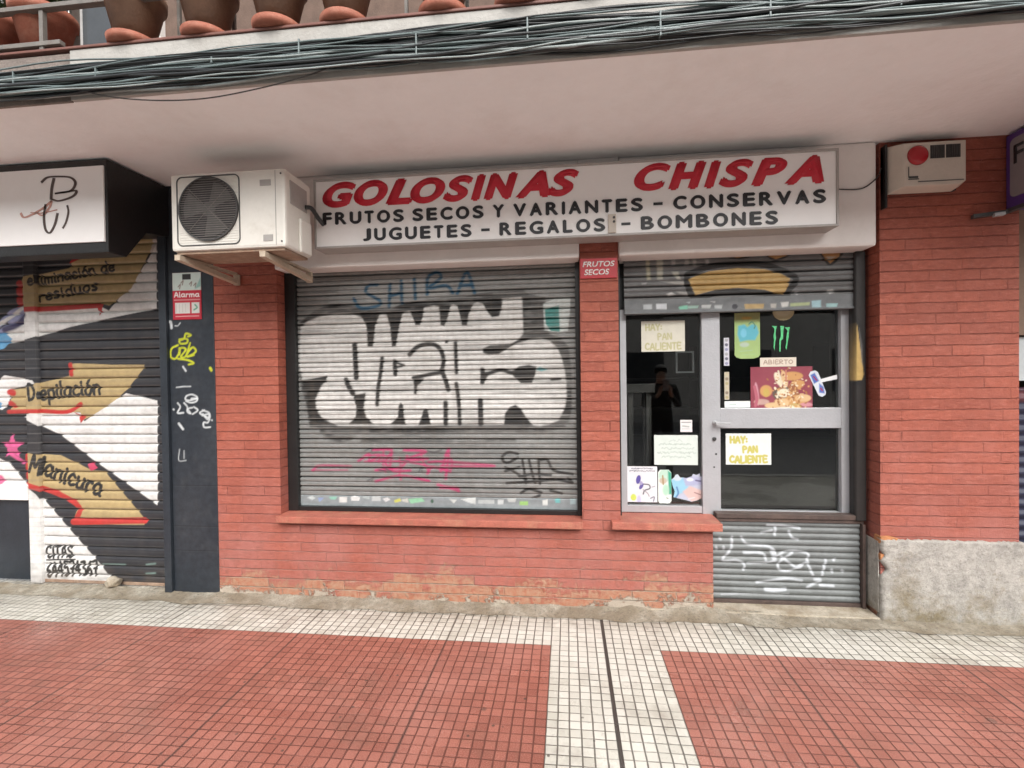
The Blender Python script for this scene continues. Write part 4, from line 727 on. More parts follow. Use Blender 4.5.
for z in (2.53, 2.556): MB().lathe([(.008, 0), (.008, .004)], 10, (.306, -.190, z), 'y').build('screw', M['dkmetal'], sg)
tag(MB().tube([tuple(v) for v in curve([(1.60, -.05, 2.72), (1.70, -.045, 2.709), (1.80, -.042, 2.703), (1.86, -.04, 2.72), (1.925, -.036, 2.775), (1.95, -.03, 2.83)], 5)], .004, 8).build('sign_wire', M['brownwire']), 'thin dark wire drooping from the long white sign to the brick pillar', 'wire')
pq = empty('name_plaque', (.22, 0, 2.31), 'small red plaque reading FRUTOS SECOS on the brick pillar between window and door', 'plaque')
MB().box(.099, .341, -.012, -.001, 2.216, 2.348).build('plate', M['plaque'], pq, bev=.002)
text_part('lettering', 'FRUTOS', (.115, 2.292, .325, 2.328), -.0125, M['whitefilm'], pq, shear=.2, bold=.02, depth=.002)
text_part('lettering', 'SECOS', (.125, 2.238, .290, 2.276), -.0125, M['whitefilm'], pq, shear=.2, bold=.02, depth=.002)
pq.location.z = 2.31

# ================================================================== SALON NEXT DOOR
sal = empty('salon_shopfront', (-3.5, 0, 0), 'closed dark shopfront on the left with a black, white and tan mural on its shutters', 'shopfront')
def paint_navy(p):
    p.dirt(.3, .6, .25, 71, .4, (.07, .075, .08))
    for z in (.32, .80, 1.435, .50): p.stroke([(-3.0, z), (-2.5, z)], .004, (.008, .009, .011), soft=.004); p.stroke([(-3.0, z-.006), (-2.5, z-.006)], .003, (.07, .08, .085), soft=.004, alpha=.6)
    G = (.52, .56, .03); T = lambda q, w=.014, c=G: p.smooth(q, w, c, soft=.006)
    T([(-2.792, 1.876), (-2.821, 1.866), (-2.810, 1.845), (-2.764, 1.849), (-2.755, 1.870), (-2.775, 1.881), (-2.821, 1.876)]); T([(-2.781, 1.881), (-2.768, 1.917), (-2.729, 1.906), (-2.752, 1.896)]); T([(-2.833, 1.835), (-2.885, 1.809), (-2.893, 1.751), (-2.859, 1.735), (-2.829, 1.771), (-2.822, 1.813)]); T([(-2.823, 1.766), (-2.811, 1.813), (-2.771, 1.802), (-2.812, 1.750), (-2.772, 1.754), (-2.736, 1.848)]); T([(-2.766, 1.765), (-2.719, 1.816), (-2.691, 1.790), (-2.720, 1.764), (-2.761, 1.749), (-2.709, 1.759)]); T([(-2.836, 1.735), (-2.756, 1.723), (-2.711, 1.701), (-2.751, 1.691)]); T([(-2.581, 1.662), (-2.573, 1.646), (-2.578, 1.657)], .02)
    Wt = (.60, .63, .64); T = lambda q, w=.012: p.smooth(q, w, Wt, soft=.006, alpha=.85)
    T([(-2.690, 1.441), (-2.752, 1.428), (-2.783, 1.437), (-2.772, 1.461), (-2.730, 1.471), (-2.690, 1.451), (-2.695, 1.422), (-2.737, 1.411), (-2.778, 1.423)]); T([(-2.736, 1.442), (-2.695, 1.442)]); T([(-2.846, 1.409), (-2.826, 1.380), (-2.848, 1.337), (-2.801, 1.337)]); T([(-2.794, 1.409), (-2.769, 1.380), (-2.770, 1.346), (-2.744, 1.332), (-2.764, 1.365), (-2.728, 1.375)]); T([(-2.717, 1.380), (-2.687, 1.355), (-2.729, 1.327)]); T([(-2.650, 1.355), (-2.599, 1.336), (-2.595, 1.298), (-2.641, 1.317), (-2.671, 1.336), (-2.635, 1.355)]); T([(-2.651, 1.317), (-2.599, 1.326), (-2.611, 1.288), (-2.646, 1.327)]); T([(-2.595, 1.288), (-2.611, 1.264), (-2.642, 1.265), (-2.638, 1.231), (-2.591, 1.231)]); T([(-2.881, 1.364), (-2.877, 1.360)]); T([(-2.578, 1.283), (-2.575, 1.281)]); T([(-2.840, 1.258), (-2.807, 1.217)], .018); T([(-2.854, 1.524), (-2.802, 1.529), (-2.739, 1.530)], .008); T([(-2.839, 1.068), (-2.846, 0.986), (-2.789, 0.986)], .006); T([(-2.803, 1.058), (-2.804, 1.001)], .006)
    T([(-2.910, 2.005), (-2.887, 2.004), (-2.882, 1.962)], .02); T([(-2.853, 1.977), (-2.830, 1.977), (-2.812, 1.997)], .008); T([(-2.797, 1.676), (-2.775, 1.644)], .014)
    p.dirt(.05, .05, .15, 73, .6, (.1, .1, .1))
nv = sheet('navy_panel', -2.902, -2.548, .004, 2.998, .006, -.006, paint_navy, M['wallpaint'], sal, base=(.026, .032, .041), thick=.06)
box('door_post', M['navy'], sal, -2.962, -2.9045, -.03, .12, .003, 2.998, bev=.004)
box('upper_wall', M['black'], sal, -7, -2.62, .16, .3, 2.3, 2.998); box('side_wall', M['black'], sal, -2.900, -2.55, .055, .3, .003, 2.998)
NV = (.030, .031, .036); MW = (.72, .71, .69); TN = (.44, .33, .16); RD = (.46, .035, .03)
def mural(p):
    P = p.poly
    P([(-3.072, 2.639), (-3.135, 2.512), (-3.248, 2.361), (-3.488, 2.118), (-3.567, 2.161), (-4.089, 2.135), (-4.228, 2.126), (-4.457, 1.960), (-4.745, 1.841), (-4.750, 1.692), (-4.460, 1.873), (-4.193, 1.909), (-3.819, 2.001), (-3.521, 2.054), (-3.084, 2.123)], MW)
    P([(-3.070, 2.705), (-3.266, 2.700), (-3.414, 2.587), (-3.113, 2.546), (-3.072, 2.616)], (.52,.47,.44))
    P([(-4.230, 2.394), (-4.088, 2.415), (-3.816, 2.456), (-3.765, 2.557), (-3.732, 2.576), (-3.432, 2.574), (-3.273, 2.579), (-3.205, 2.702), (-3.094, 2.697), (-3.115, 2.581), (-3.290, 2.284), (-3.481, 2.155), (-3.537, 2.173), (-3.862, 2.162), (-4.244, 2.125)], TN)
    P([(-3.815, 2.490), (-3.765, 2.565), (-3.698, 2.551), (-3.727, 2.521)], RD)
    p.stroke([(-4.257, 2.351), (-4.257, 2.212), (-4.244, 2.125)], .055, RD, soft=.01); p.stroke([(-4.263, 2.143), (-3.959, 2.148), (-3.566, 2.161)], .04, RD, soft=.006); P([(-3.594, 2.175), (-3.528, 2.170), (-3.562, 2.080)], RD)
    P([(-4.433, 2.758), (-4.214, 2.800), (-4.260, 2.594), (-4.441, 2.515)], (.04,.035,.06))
    P([(-4.517, 2.622), (-4.328, 2.623), (-4.441, 2.515), (-4.521, 2.500)], (.5,.44,.43))
    for q in ([(-4.455, 2.025), (-4.333, 2.127), (-4.234, 2.142), (-4.355, 2.040)], [(-4.457, 1.960), (-4.285, 2.079), (-4.228, 2.126)]): p.smooth(q, .04, (.30,.32,.50), soft=.01)
    p.smooth([(-4.455, 2.034), (-4.341, 2.092), (-4.213, 2.175)], .03, MW, soft=.01); p.smooth([(-4.400, 1.995), (-4.287, 2.029), (-4.201, 2.101)], .05, (.05,.045,.11), soft=.02)
    P([(-4.570, 1.962), (-4.401, 1.971), (-4.332, 1.920), (-4.404, 1.847), (-4.575, 1.813)], (.12,.33,.55))
    # second arrow
    P([(-4.584, 1.530), (-4.411, 1.635), (-4.133, 1.591), (-4.115, 1.566), (-4.358, 1.527), (-4.380, 1.412), (-4.438, 1.363), (-4.588, 1.380)], MW); P([(-4.585, 1.480), (-4.436, 1.413), (-4.475, 1.363), (-4.589, 1.364)], (.14,.34,.56))
    P([(-3.355, 1.483), (-3.094, 1.424), (-3.113, 0.624), (-3.212, 0.690), (-3.657, 0.976), (-3.924, 1.163), (-4.115, 1.245), (-4.252, 1.309), (-4.112, 1.348), (-3.751, 1.336), (-3.717, 1.268), (-3.566, 1.369)], MW)
    P([(-4.367, 1.519), (-4.134, 1.545), (-4.115, 1.566), (-3.839, 1.623), (-3.827, 1.713), (-3.782, 1.719), (-3.442, 1.702), (-3.195, 1.699), (-3.214, 1.659), (-3.340, 1.517), (-3.449, 1.430), (-3.594, 1.342), (-3.731, 1.275), (-3.752, 1.343), (-3.920, 1.327), (-4.363, 1.338)], TN)
    p.stroke([(-4.368, 1.503), (-4.336, 1.494)], .05, RD, soft=.01); p.stroke([(-4.361, 1.412), (-4.334, 1.395)], .045, RD, soft=.01); p.smooth([(-4.382, 1.346), (-4.103, 1.351), (-3.865, 1.343), (-3.745, 1.404)], .032, RD, soft=.006); P([(-3.810, 1.343), (-3.703, 1.302), (-3.749, 1.253), (-3.766, 1.310)], RD); p.stroke([(-3.827, 1.709), (-3.820, 1.632)], .035, RD, soft=.01)
    # third arrow
    P([(-4.219, 1.027), (-4.122, 1.013), (-3.929, 1.004), (-3.660, 0.888), (-3.552, 0.880), (-3.216, 0.514), (-3.227, 0.473), (-3.848, 0.465), (-3.790, 0.601), (-3.965, 0.704), (-4.226, 0.775)], TN)
    p.stroke([(-4.225, 1.003), (-4.218, 0.768)], .035, RD, soft=.006); p.smooth([(-4.218, 0.775), (-3.965, 0.704), (-3.781, 0.601), (-3.820, 0.485)], .042, RD, soft=.006); p.stroke([(-3.834, 0.485), (-3.224, 0.507)], .05, RD, soft=.006); P([(-3.699, 0.937), (-3.658, 0.952), (-3.611, 0.908), (-3.674, 0.879)], (.5,.06,.12))
    P([(-4.658, 0.976), (-4.487, 0.982), (-4.376, 0.932), (-4.234, 0.775), (-4.131, 0.702), (-3.996, 0.561), (-3.836, 0.392), (-3.625, 0.177), (-3.455, -0.025), (-3.457, -0.086), (-4.692, -0.132)], MW)
    P(ell(*[(-4.357, 1.072)][0], .03, .035), (.60,.08,.24), .01)
    c0 = [(-4.357, 1.072)][0]
    P([(c0[0]+(.105 if k % 2 == 0 else .045)*math.cos(R(90+k*36)), c0[1]+(.105 if k % 2 == 0 else .045)*math.sin(R(90+k*36))) for k in range(10)], (.62,.10,.26), .006)
    p.stroke([(-4.373, 1.014), (-4.263, 0.948)], .03, (.6,.1,.25), soft=.012); P(ell(*[(-4.487, 0.807)][0], .05, .04), (.6,.12,.25), .012)
    p.text('eliminación de', [(-4.149, 2.327)][0], [(-3.417, 2.424)][0], .08, .019, BLK); p.text('residuos', [(-4.084, 2.207)][0], [(-3.562, 2.285)][0], .08, .019, BLK)
    p.text('Depilación', [(-4.174, 1.435)][0], [(-3.560, 1.484)][0], .12, .024, BLK)
    p.text('Manicura', [(-4.187, 0.879)][0], [(-3.584, 0.685)][0], .14, .026, BLK)
    p.text('CITAS', [(-4.077, 0.196)][0], [(-3.840, 0.207)][0], .09, .019, BLK); p.stroke([(-4.077, 0.179), (-3.828, 0.190)], .012, BLK)
    p.text('644574367', [(-4.076, 0.046)][0], [(-3.622, 0.075)][0], .11, .020, BLK)
    for q in ([(-3.218, 0.167), (-3.143, 0.177)], [(-3.220, 0.098), (-3.145, 0.104)], [(-3.587, 0.159), (-3.397, 0.161)]): p.smooth(q, .012, (.28,.42,.38), soft=.01, alpha=.6)
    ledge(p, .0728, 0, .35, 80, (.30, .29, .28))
    p.dirt(.3, .03, .16, 81, .4, (.1, .09, .08)); p.dirt(.06, .4, .1, 82, .5, (.12, .1, .08))
    low = np.clip((.16-p.Z)/.16, 0, 1)*vnoise(p.X, p.Z, .05, .03, 83); p.c = p.c*(1-.6*low[:, None])+np.array((.14, .10, .07))*.6*low[:, None]
PS = .0728
def slat1(z):
    t = (z/PS) % 1.0; return -.012*(1-np.abs(2*t-1)**4)+.014*np.exp(-((t-np.round(t))/.04)**2)
s1 = sheet('roller_shutter', -4.098, -2.955, .03, 2.72, .0062, lambda X, Z: .10+slat1(Z), mural, M['paint'], sal, stepz=.0052, base=NV)
s2 = sheet('roller_shutter', -6.6, -4.188, .765, 2.72, .010, lambda X, Z: .10+slat1(Z), mural, M['paint'], sal, stepz=.0052, base=NV)
pst = sheet('centre_post', -4.192, -4.095, .004, 2.72, .006, .062, mural, M['paint'], sal, base=NV, thick=.08)
box('sill_rail', M['whitefilm'], sal, -6.6, -4.1935, .055, .15, .655, .765, bev=.004)
box('door_panel', M['navy'], sal, -6.6, -4.20, .085, .14, .02, .654, bev=.004)
box('bottom_rail', M['rust'], sal, -4.094, -2.964, .085, .115, .006, .030)
lump = bpy.data.meshes.new('lump'); bm = bmesh.new(); bmesh.ops.create_icosphere(bm, subdivisions=3, radius=.05)
for v in bm.verts: v.co *= 1+.25*math.sin(v.co.x*90)*math.cos(v.co.z*70); v.co.z *= .8; v.co += Vector((-3.43, .02, .05))
bm.to_mesh(lump); bm.free(); tag(link('mortar_lump', lump, M['step'], None, True), 'pale lump of mortar at the foot of the mural shutter', 'rubble')
# salon sign box
ss = empty('salon_sign', (-3.6, -.25, 2.42), 'black box sign with a white face and a script monogram at the top left', 'sign')
c = MB().plate([(-.49, 2.395), (-.36, 2.395), (-.20, 2.60), (.155, 2.66), (.155, 2.985), (-.49, 2.985)], -6.5, -2.885); c.v = [(y, x, z) for x, y, z in c.v]; c.build('cabinet', M['black'], ss, bev=.006)
MB().box(-6.45, -2.902, -.500, -.488, 2.462, 2.942).build('face_panel', M['signface'], ss, bev=.002)
def ribbon(mb, pts, w0, y):
    P = curve(pts, 8); n = len(mb.v)
    for i, q in enumerate(P):
        d = P[min(i+1, len(P)-1)]-P[max(i-1, 0)]; d = d/max(np.hypot(*d), 1e-6); u = np.array((-d[1], d[0]))
        ww = w0*(.5+.5*abs(d[1])); 
        for s_ in (-1, 1): mb.v.append((q[0]+u[0]*s_*ww/2, y, q[1]+u[1]*s_*ww/2))
        for s_ in (1, -1): mb.v.append((q[0]+u[0]*s_*ww/2, y+.002, q[1]+u[1]*s_*ww/2))
    for i in range(len(P)-1):
        a = n+i*4; b = a+4
        for k in range(4): mb.f.append([a+k, a+(k+1) % 4, b+(k+1) % 4, b+k])
mg = MB()
ribbon(mg, [(-3.339, 2.857), (-3.295, 2.886), (-3.215, 2.888), (-3.128, 2.876), (-3.095, 2.839), (-3.131, 2.792), (-3.242, 2.781)], .018, -.5035); ribbon(mg, [(-3.242, 2.781), (-3.163, 2.787), (-3.091, 2.790), (-3.116, 2.756), (-3.212, 2.733), (-3.267, 2.746)], .018, -.5035); ribbon(mg, [(-3.247, 2.880), (-3.265, 2.813), (-3.272, 2.743)], .018, -.5035)
ribbon(mg, [(-3.311, 2.717), (-3.326, 2.633), (-3.316, 2.554), (-3.284, 2.534), (-3.248, 2.586), (-3.227, 2.656)], .016, -.5035); ribbon(mg, [(-3.157, 2.702), (-3.150, 2.659), (-3.168, 2.597), (-3.193, 2.556)], .012, -.5035)
mg.build('monogram', M['brown'], ss)
mg = MB(); ribbon(mg, [(-3.495, 2.669), (-3.471, 2.640), (-3.406, 2.658), (-3.325, 2.696), (-3.267, 2.736)], .016, -.5035); ribbon(mg, [(-3.267, 2.736), (-3.285, 2.694), (-3.334, 2.647), (-3.374, 2.663)], .014, -.5035); ribbon(mg, [(-3.422, 2.669), (-3.342, 2.662), (-3.229, 2.677)], .010, -.5035)
mg.build('monogram', plain('rose_film', (.50, .27, .22), .5), ss)
# alarm notice on the navy panel
def alarm_n(p):
    x0, x1, z0, z1 = p.X.min(), p.X.max(), p.Z.min(), p.Z.max(); q = lambda u, v: (x0+(x1-x0)*u, z0+(z1-z0)*v)
    p.poly([q(0, .62), q(1, .62), q(1, 1), q(0, 1)], (.52, .60, .56)); p.poly([q(.35, .85), q(.65, .85), q(.65, .97), q(.35, .97)], (.04, .04, .04))
    for u, v in ((.2, .7), (.3, .78), (.6, .75), (.75, .72)): p.smooth([q(u, v), q(u+.08, v+.05), q(u+.05, v-.04)], .008, (.25, .2, .18))
    p.poly([q(.78, .64), q(1, .70), q(1, .9)], (.25, .42, .38), .01)
    p.text('Alarma', q(.06, .485), q(.96, .485), .034, .008, (.75, .7, .68)); p.stroke([q(.06, .42), q(.94, .42)], .010, (.62, .3, .3), alpha=.7)
    p.poly([q(.08, .13), q(.60, .13), q(.60, .36), q(.08, .36)], (.62, .60, .57)); p.poly([q(.66, .13), q(.93, .13), q(.93, .36), q(.66, .36)], (.62, .64, .6))
    for k in range(4): p.stroke([q(.12+k*.11, .16), q(.12+k*.11, .33)], .004, (.45, .42, .4))
    p.smooth([q(.74, .2), q(.85, .25), q(.78, .31)], .012, (.15, .35, .25)); p.stroke([q(.1, .07), q(.9, .07)], .008, (.65, .35, .35), alpha=.7)
tag(sheet('alarm_notice', -2.862, -2.636, 2.02, 2.362, .003, -.012, alarm_n, M['paper'], None, base=(.45, .03, .05), thick=.004), 'red and white notice reading Alarma on the navy panel under the air conditioner', 'notice')

# ================================================================== AIR CONDITIONER
ac = empty('air_conditioner', (-2.0, -.3, 2.355), 'ivory outdoor air conditioner with a round fan grille on brackets left of the long sign', 'air conditioner')
MB().box(-2.378, -1.640, -.570, -.275, 2.358, 2.822).build('casing', M['acwhite'], ac, bev=.018)
bx0, bz0, bx1, bz1 = -2.336, 2.385, -1.926, 2.803
fr = MB()
def rr(x0, z0, x1, z1, r, n=5):
    o = []
    for cx, cz, a0 in ((x1-r, z0+r, -90), (x1-r, z1-r, 0), (x0+r, z1-r, 90), (x0+r, z0+r, 180)):
        for k in range(n+1): a = R(a0+90*k/n); o.append((cx+r*math.cos(a), cz+r*math.sin(a)))
    return o
def ring(mb, A, B, y0, y1):
    n = len(mb.v); m = len(A)
    for y in (y0, y1):
        for P in (A, B): mb.v += [(x, y, z) for x, z in P]
    for i in range(m):
        j = (i+1) % m
        mb.f += [[n+i, n+j, n+m+j, n+m+i], [n+2*m+i, n+3*m+i, n+3*m+j, n+2*m+j], [n+i, n+2*m+i, n+2*m+j, n+j], [n+m+i, n+m+j, n+3*m+j, n+3*m+i]]
ring(fr, rr(bx0, bz0, bx1, bz1, .035), rr(bx0+.006, bz0+.006, bx1-.006, bz1-.006, .03), -.574, -.568); fr.build('grille_outline', M['dkmetal'], ac)
cx, cz, cr = -2.126, 2.600, .188
MB().lathe([(cr, 0), (cr, .003)], 48, (cx, -.5695, cz), 'y').build('fan_opening', M['grille'], ac)
fb = MB()
for k in range(3):
    a = R(k*120+20); fb.plate([(cx+.03*math.cos(a), cz+.03*math.sin(a))]+[(cx+.165*math.cos(a+t), cz+.165*math.sin(a+t)) for t in (.0, .35, .7, 1.0)]+[(cx+.03*math.cos(a+1.2), cz+.03*math.sin(a+1.2))], -.5755, -.5735)
fb.lathe([(.045, 0), (.04, .004)], 20, (cx, -.5735, cz), 'y'); fb.build('fan', M['fan'], ac)
gl = MB()
for k in range(27):
    z = cz-cr+.010+k*.01355; dx = math.sqrt(max(0, cr*cr-(z-cz)**2))
    if dx > .02: gl.box(cx-dx, cx+dx, -.5835, -.5795, z, z+.0026)
for k in range(4):
    a = R(k*90+45); gl.bar((cx, -.578, cz), (cx+cr*math.cos(a), -.578, cz+cr*math.sin(a)), .003)
gl.build('fan_grille', M['grillewire'], ac)
fl = MB()
for k in range(26):
    z = bz0+.02+k*.0150; d2 = cr*cr-(z-cz)**2
    dx = math.sqrt(d2)+.008 if d2 > 0 else 0
    if dx: 
        fl.box(bx0+.014, cx-dx, -.5725, -.570, z, z+.005)
        if bx1-.014-(cx+dx) > .004: fl.box(cx+dx, bx1-.014, -.5725, -.570, z, z+.005)
    else: fl.box(bx0+.014, bx1-.014, -.5725, -.570, z, z+.005)
fl.build('louvre_lines', M['acwhite'], ac)
tr = MB(); ring(tr, ell(cx, cz, cr+.004, cr+.004, n=48), ell(cx, cz, cr-.004, cr-.004, n=48), -.586, -.569); tr.build('grille_ring', M['dkmetal'], ac)
MB().box(-1.797, -1.727, -.5735, -.569, 2.722, 2.758).build('badge', M['cabinet'], ac, bev=.002)
MB().box(-1.702, -1.698, -.5715, -.5695, 2.37, 2.81).build('seam', M['cabinet'], ac)
MB().box(-1.78, -1.72, -.5735, -.569, 2.395, 2.432).build('rating_label', M['cabinet'], ac)
for z_ in (2.39, 2.79): MB().lathe([(.006, 0), (.005, .003)], 10, (-1.665, -.5705, z_), 'y').build('screw', M['dkmetal'], ac)
sv = MB(); sv.box(-1.6405, -1.622, -.43, -.30, 2.36, 2.57); sv.build('pipe_cover', M['acwhite'], ac, bev=.012)
MB().box(-1.6405, -1.636, -.52, -.33, 2.63, 2.77).build('side_recess', M['cabinet'], ac, bev=.001)
MB().tube([tuple(v) for v in curve([(-1.63, -.36, 2.66), (-1.605, -.33, 2.66), (-1.60, -.25, 2.62), (-1.62, -.10, 2.60), (-1.62, -.02, 2.60)], 5)], .014, 8).build('pipe', M['blackcable'], ac)
MB().box(-2.36, -1.66, -.55, -.29, 2.342, 2.357).build('base_tray', M['rust'], ac)
for bx in (-2.352, -1.80):
    b = MB(); b.bar((bx, -.56, 2.332), (bx, -.032, 2.332), .035, .016); b.bar((bx+.01, -.57, 2.320), (bx+.005, -.036, 2.275), .036, .034); b.bar((bx, -.016, 2.33), (bx, -.016, 2.255), .04, .02, up=(0, 1, 0))
    b.build('bracket', M['bracket'], ac, bev=.002)

# ================================================================== ALARM BOX, PURPLE SIGN, NEIGHBOUR ON THE RIGHT
al = empty('alarm_box', (2.2, -.05, 2.66), 'cream alarm box with a red lamp high on the right brick pillar', 'alarm')
b = MB(); v = [(1.985, 0), (2.385, 0)]
A = [(1.978, 2.662), (2.34, 2.662), (2.388, 2.69), (2.388, 2.955), (1.978, 2.955)]; Bq = [(2.034, 2.684), (2.34, 2.684), (2.374, 2.702), (2.374, 2.942), (2.034, 2.942)]
n = 0; b.v = [(x, -.03, z) for x, z in A]+[(x, -.105, z) for x, z in Bq]; b.f = [[0, 1, 2, 3, 4], [9, 8, 7, 6, 5]]+[[i, (i+1) % 5, 5+(i+1) % 5, 5+i] for i in range(5)]
b.build('casing', M['cream'], al, bev=.006)
box('back_plate', M['black'], al, 1.962, 2.375, -.029, -.001, 2.672, 2.950)
box('side_strip', M['black'], al, 1.962, 1.9745, -.05, -.001, 2.58, 2.965)
MB().lathe([(.058, 0), (.056, .010), (.046, .020), (.028, .027), (.008, .029)], 28, (2.108, -.105, 2.865), 'y').build('lamp', M['redlamp'], al, smooth=True)
g = MB()
for gx in (2.178, 2.264):
    gb_ = MB().box(gx, gx+.078, -.108, -.104, 2.842, 2.920); gg = gb_.build('speaker_grille', M['grille'], al)
    q = MB()
    for k in range(6): q.box(gx+.006+k*.012, gx+.010+k*.012, -.111, -.1085, 2.846, 2.916)
    q.build('slats', M['dkmetal'], gg)
k = MB(); k.box(2.056, 2.060, -.108, -.1045, 2.735, 2.80); k.box(2.056, 2.115, -.108, -.1045, 2.722, 2.727); k.box(2.06, 2.11, -.108, -.1045, 2.731, 2.742); k.box(2.11, 2.36, -.108, -.1045, 2.706, 2.710); k.build('seam', M['dkmetal'], al)
pu = empty('projecting_sign', (2.75, -.4, 2.53), 'purple framed sign jutting out from the wall at the top right corner', 'sign')
c = MB(); c.box(2.660, 2.80, -.92, -.012, 2.535, 2.985); c.build('frame', M['purple'], pu, bev=.012)
def yz_plate(pts, x0, x1):
    m = MB().plate([(y, z) for y, z in pts], x0, x1); m.v = [(y, x, z) for x, y, z in m.v]; return m
yz_plate(rr(-.89, 2.60, -.052, 2.945, .03), 2.652, 2.662).build('panel', M['shadedpanel'], pu)
lt = text_part('lettering', 'FRUTERIA', (.08, 2.79, .78, 2.90), 0, M['blackletter'], None, bold=.01, depth=.003)
me = lt.data
for v_ in me.vertices: v_.co = (2.6515+v_.co.y, -v_.co.x, v_.co.z)
L_ = ROOT[pu.name]; me.transform(Matrix.Translation(-L_)); lt.parent = pu; ROOT[lt.name] = L_
b = MB(); b.bar((2.64, -.015, 2.522), (2.64, -.92, 2.522), .03, .022); b.bar((2.47, -.02, 2.508), (2.64, -.06, 2.518), .034, .022); b.build('bracket', M['dkmetal'], pu, bev=.002)
MB().bar((2.555, -.062, 2.500), (2.605, -.074, 2.503), .03, .02).build('lamp', M['alu2'], pu, bev=.003)
nb = empty('neighbour_shopfront', (3.5, .3, 0), 'tan clad shopfront with dark blue panels beyond the right brick pillar', 'shopfront')
box('upper_cladding', M['tan'], nb, 2.748, 6, .25, .42, 1.80, 2.998); box('window_pane', M['paleglass'], nb, 2.80, 6, .29, .31, 1.50, 1.79)
box('window_frame', M['alu2'], nb, 2.748, 2.80, .24, .34, 1.44, 1.798)
def blu(p):
    p.dirt(.2, .3, .3, 91, .4, (.06, .06, .1)); p.poly(rect(2.7, .28, 6, .34), (.16, .02, .08), .02); p.poly(rect(2.7, 1.36, 6, 1.44), (.12, .04, .05), .02)
sheet('lower_shutter', 2.748, 6, .0, 1.44, .02, lambda X, Z: .27+.008*np.sin(Z*2*np.pi/.07), blu, M['paint'], nb, stepz=.008, base=(.018, .022, .05), thick=.03)

# ================================================================== BALCONY ABOVE
bal = empty('balcony', (0, -.5, 3.0), 'long white balcony slab over the shops with a grey railing along its edge', 'balcony')
sl = MB(); sl.box(-9, 9, -1.070, .45, 3.0, 3.235); sl.build('slab', M['soffit'], bal)
MB().box(-2.46, 9, -1.092, -1.0705, 2.986, 3.236).build('fascia', M['fascia'], bal, bev=.004)
MB().box(-9, -2.463, -1.086, -1.0705, 2.984, 3.225).build('fascia', plain('stained_brown_render', (.20, .165, .145), .85, var=.3, scale=8, bump=.005, dirt=(.6, (.14, .11, .095))), bal, bev=.004)
MB().box(-9, 9, -1.10, .0, 3.2375, 3.250).build('edge_trim', M['trim'], bal, bev=.003)
rl = MB(); rl.bar((-9, -1.09, 3.275), (-2.50, -1.09, 3.275), .03, .022); rl.bar((-9, -1.09, 3.455), (-1.2, -1.09, 3.46), .035, .022); rl.bar((-9, -.86, 3.33), (9, -.86, 3.33), .03, .022); rl.bar((-9, -.86, 4.15), (9, -.86, 4.15), .05, .03); rl.build('rail', M['rail'], bal, bev=.002)
for x in (-4.1, -3.35, -2.61): MB().bar((x, -1.088, 3.25), (x, -1.088, 3.46), .022).build('baluster', M['rail'], bal)
for i in range(26):
    x = -5.2+i*.315
    MB().bar((x, -.86, 3.25), (x, -.86, 4.14), .016 if i % 4 else .045, .016).build('baluster', M['rail'], bal)
up = empty('upper_facade', (0, .1, 3.25), 'upper storey wall behind the balcony railing with a window', 'building')
box('wall', M['bwall'], up, -9, 9, .02, .30, 3.252, 9.0); 
for x in (-3.6, .6):
    wf = MB(); wf.box(x-.7, x+.7, -.03, .019, 3.26, 3.34); wf.box(x-.7, x-.62, -.03, .019, 3.34, 5.4); wf.box(x+.62, x+.7, -.03, .019, 3.34, 5.4); wf.box(x-.62, x+.62, -.03, .019, 5.32, 5.4); wf.box(x-.04, x+.04, -.03, .019, 3.34, 5.32)
    wo = wf.build('window_frame', M['whitefilm'], up); box('pane', M['shutterw'], wo, x-.62, x+.62, .004, .016, 3.34, 5.32)
box('balcony_ceiling', M['soffit'], up, -9, 9, -1.05, .02, 6.0, 6.2)

# flower pots
def pot_proto(mat, label, r=.140):
    t = empty('flower_pot', (0, 0, 0), label, 'flower pot', 'flower pots along the balcony edge')
    MB().lathe([(.085*r/.155, .012), (r*.92, .235), (r, .24), (r*1.02, .275), (r*.92, .278), (r*.88, .25)], 32).build('pot', mat, t, smooth=True)
    MB().lathe([(.085, 0), (.112, .005), (.120, .036), (.110, .036), (.104, .012), (.05, .0115)], 32).build('saucer', M['terracotta'], t, smooth=True)
    MB().lathe([(r*.87, .25), (r*.86, .256)], 24).build('soil', M['soil'], t)
    st = MB(); lf = MB()
    for k in range(9):
        a = random.uniform(0, 6.28); d = random.uniform(.03, .17); hgt = random.uniform(.15, .42)
        P = curve([(0.03*math.cos(a), .03*math.sin(a), .25), (.6*d*math.cos(a), .6*d*math.sin(a), .25+hgt*.6), (d*math.cos(a), d*math.sin(a), .25+hgt)], 4); st.tube(P, .003, 5)
        for q in P[2:]:
            for m in range(4):
                b_ = random.uniform(0, 6.28); L = random.uniform(.03, .06); dv = Vector((math.cos(b_), math.sin(b_), random.uniform(-.3, .7))).normalized(); sd = dv.cross(Vector((0, 0, 1))).normalized()*L*.35
                p0 = Vector(q); i0 = len(lf.v); lf.v += [tuple(p0), tuple(p0+dv*L*.5+sd), tuple(p0+dv*L), tuple(p0+dv*L*.5-sd)]; lf.f.append([i0, i0+1, i0+2, i0+3])
    st.build('stems', M['stem'], t); lf.build('leaves', M['leaf'], t); return t
def dup(o, loc, rz, label):
    r = o.copy(); COL.objects.link(r); r.location = loc; r.rotation_euler = (0, 0, rz); r['label'] = label
    for ch in list(o.children):
        c_ = ch.copy(); COL.objects.link(c_); c_.parent = r
    return r
tp = pot_proto(M['terracotta'], 'orange terracotta flower pot at the left end of the balcony, behind the front rail'); op = pot_proto(M['olivepot'], 'brown flower pot with an orange saucer just right of the thick railing post')
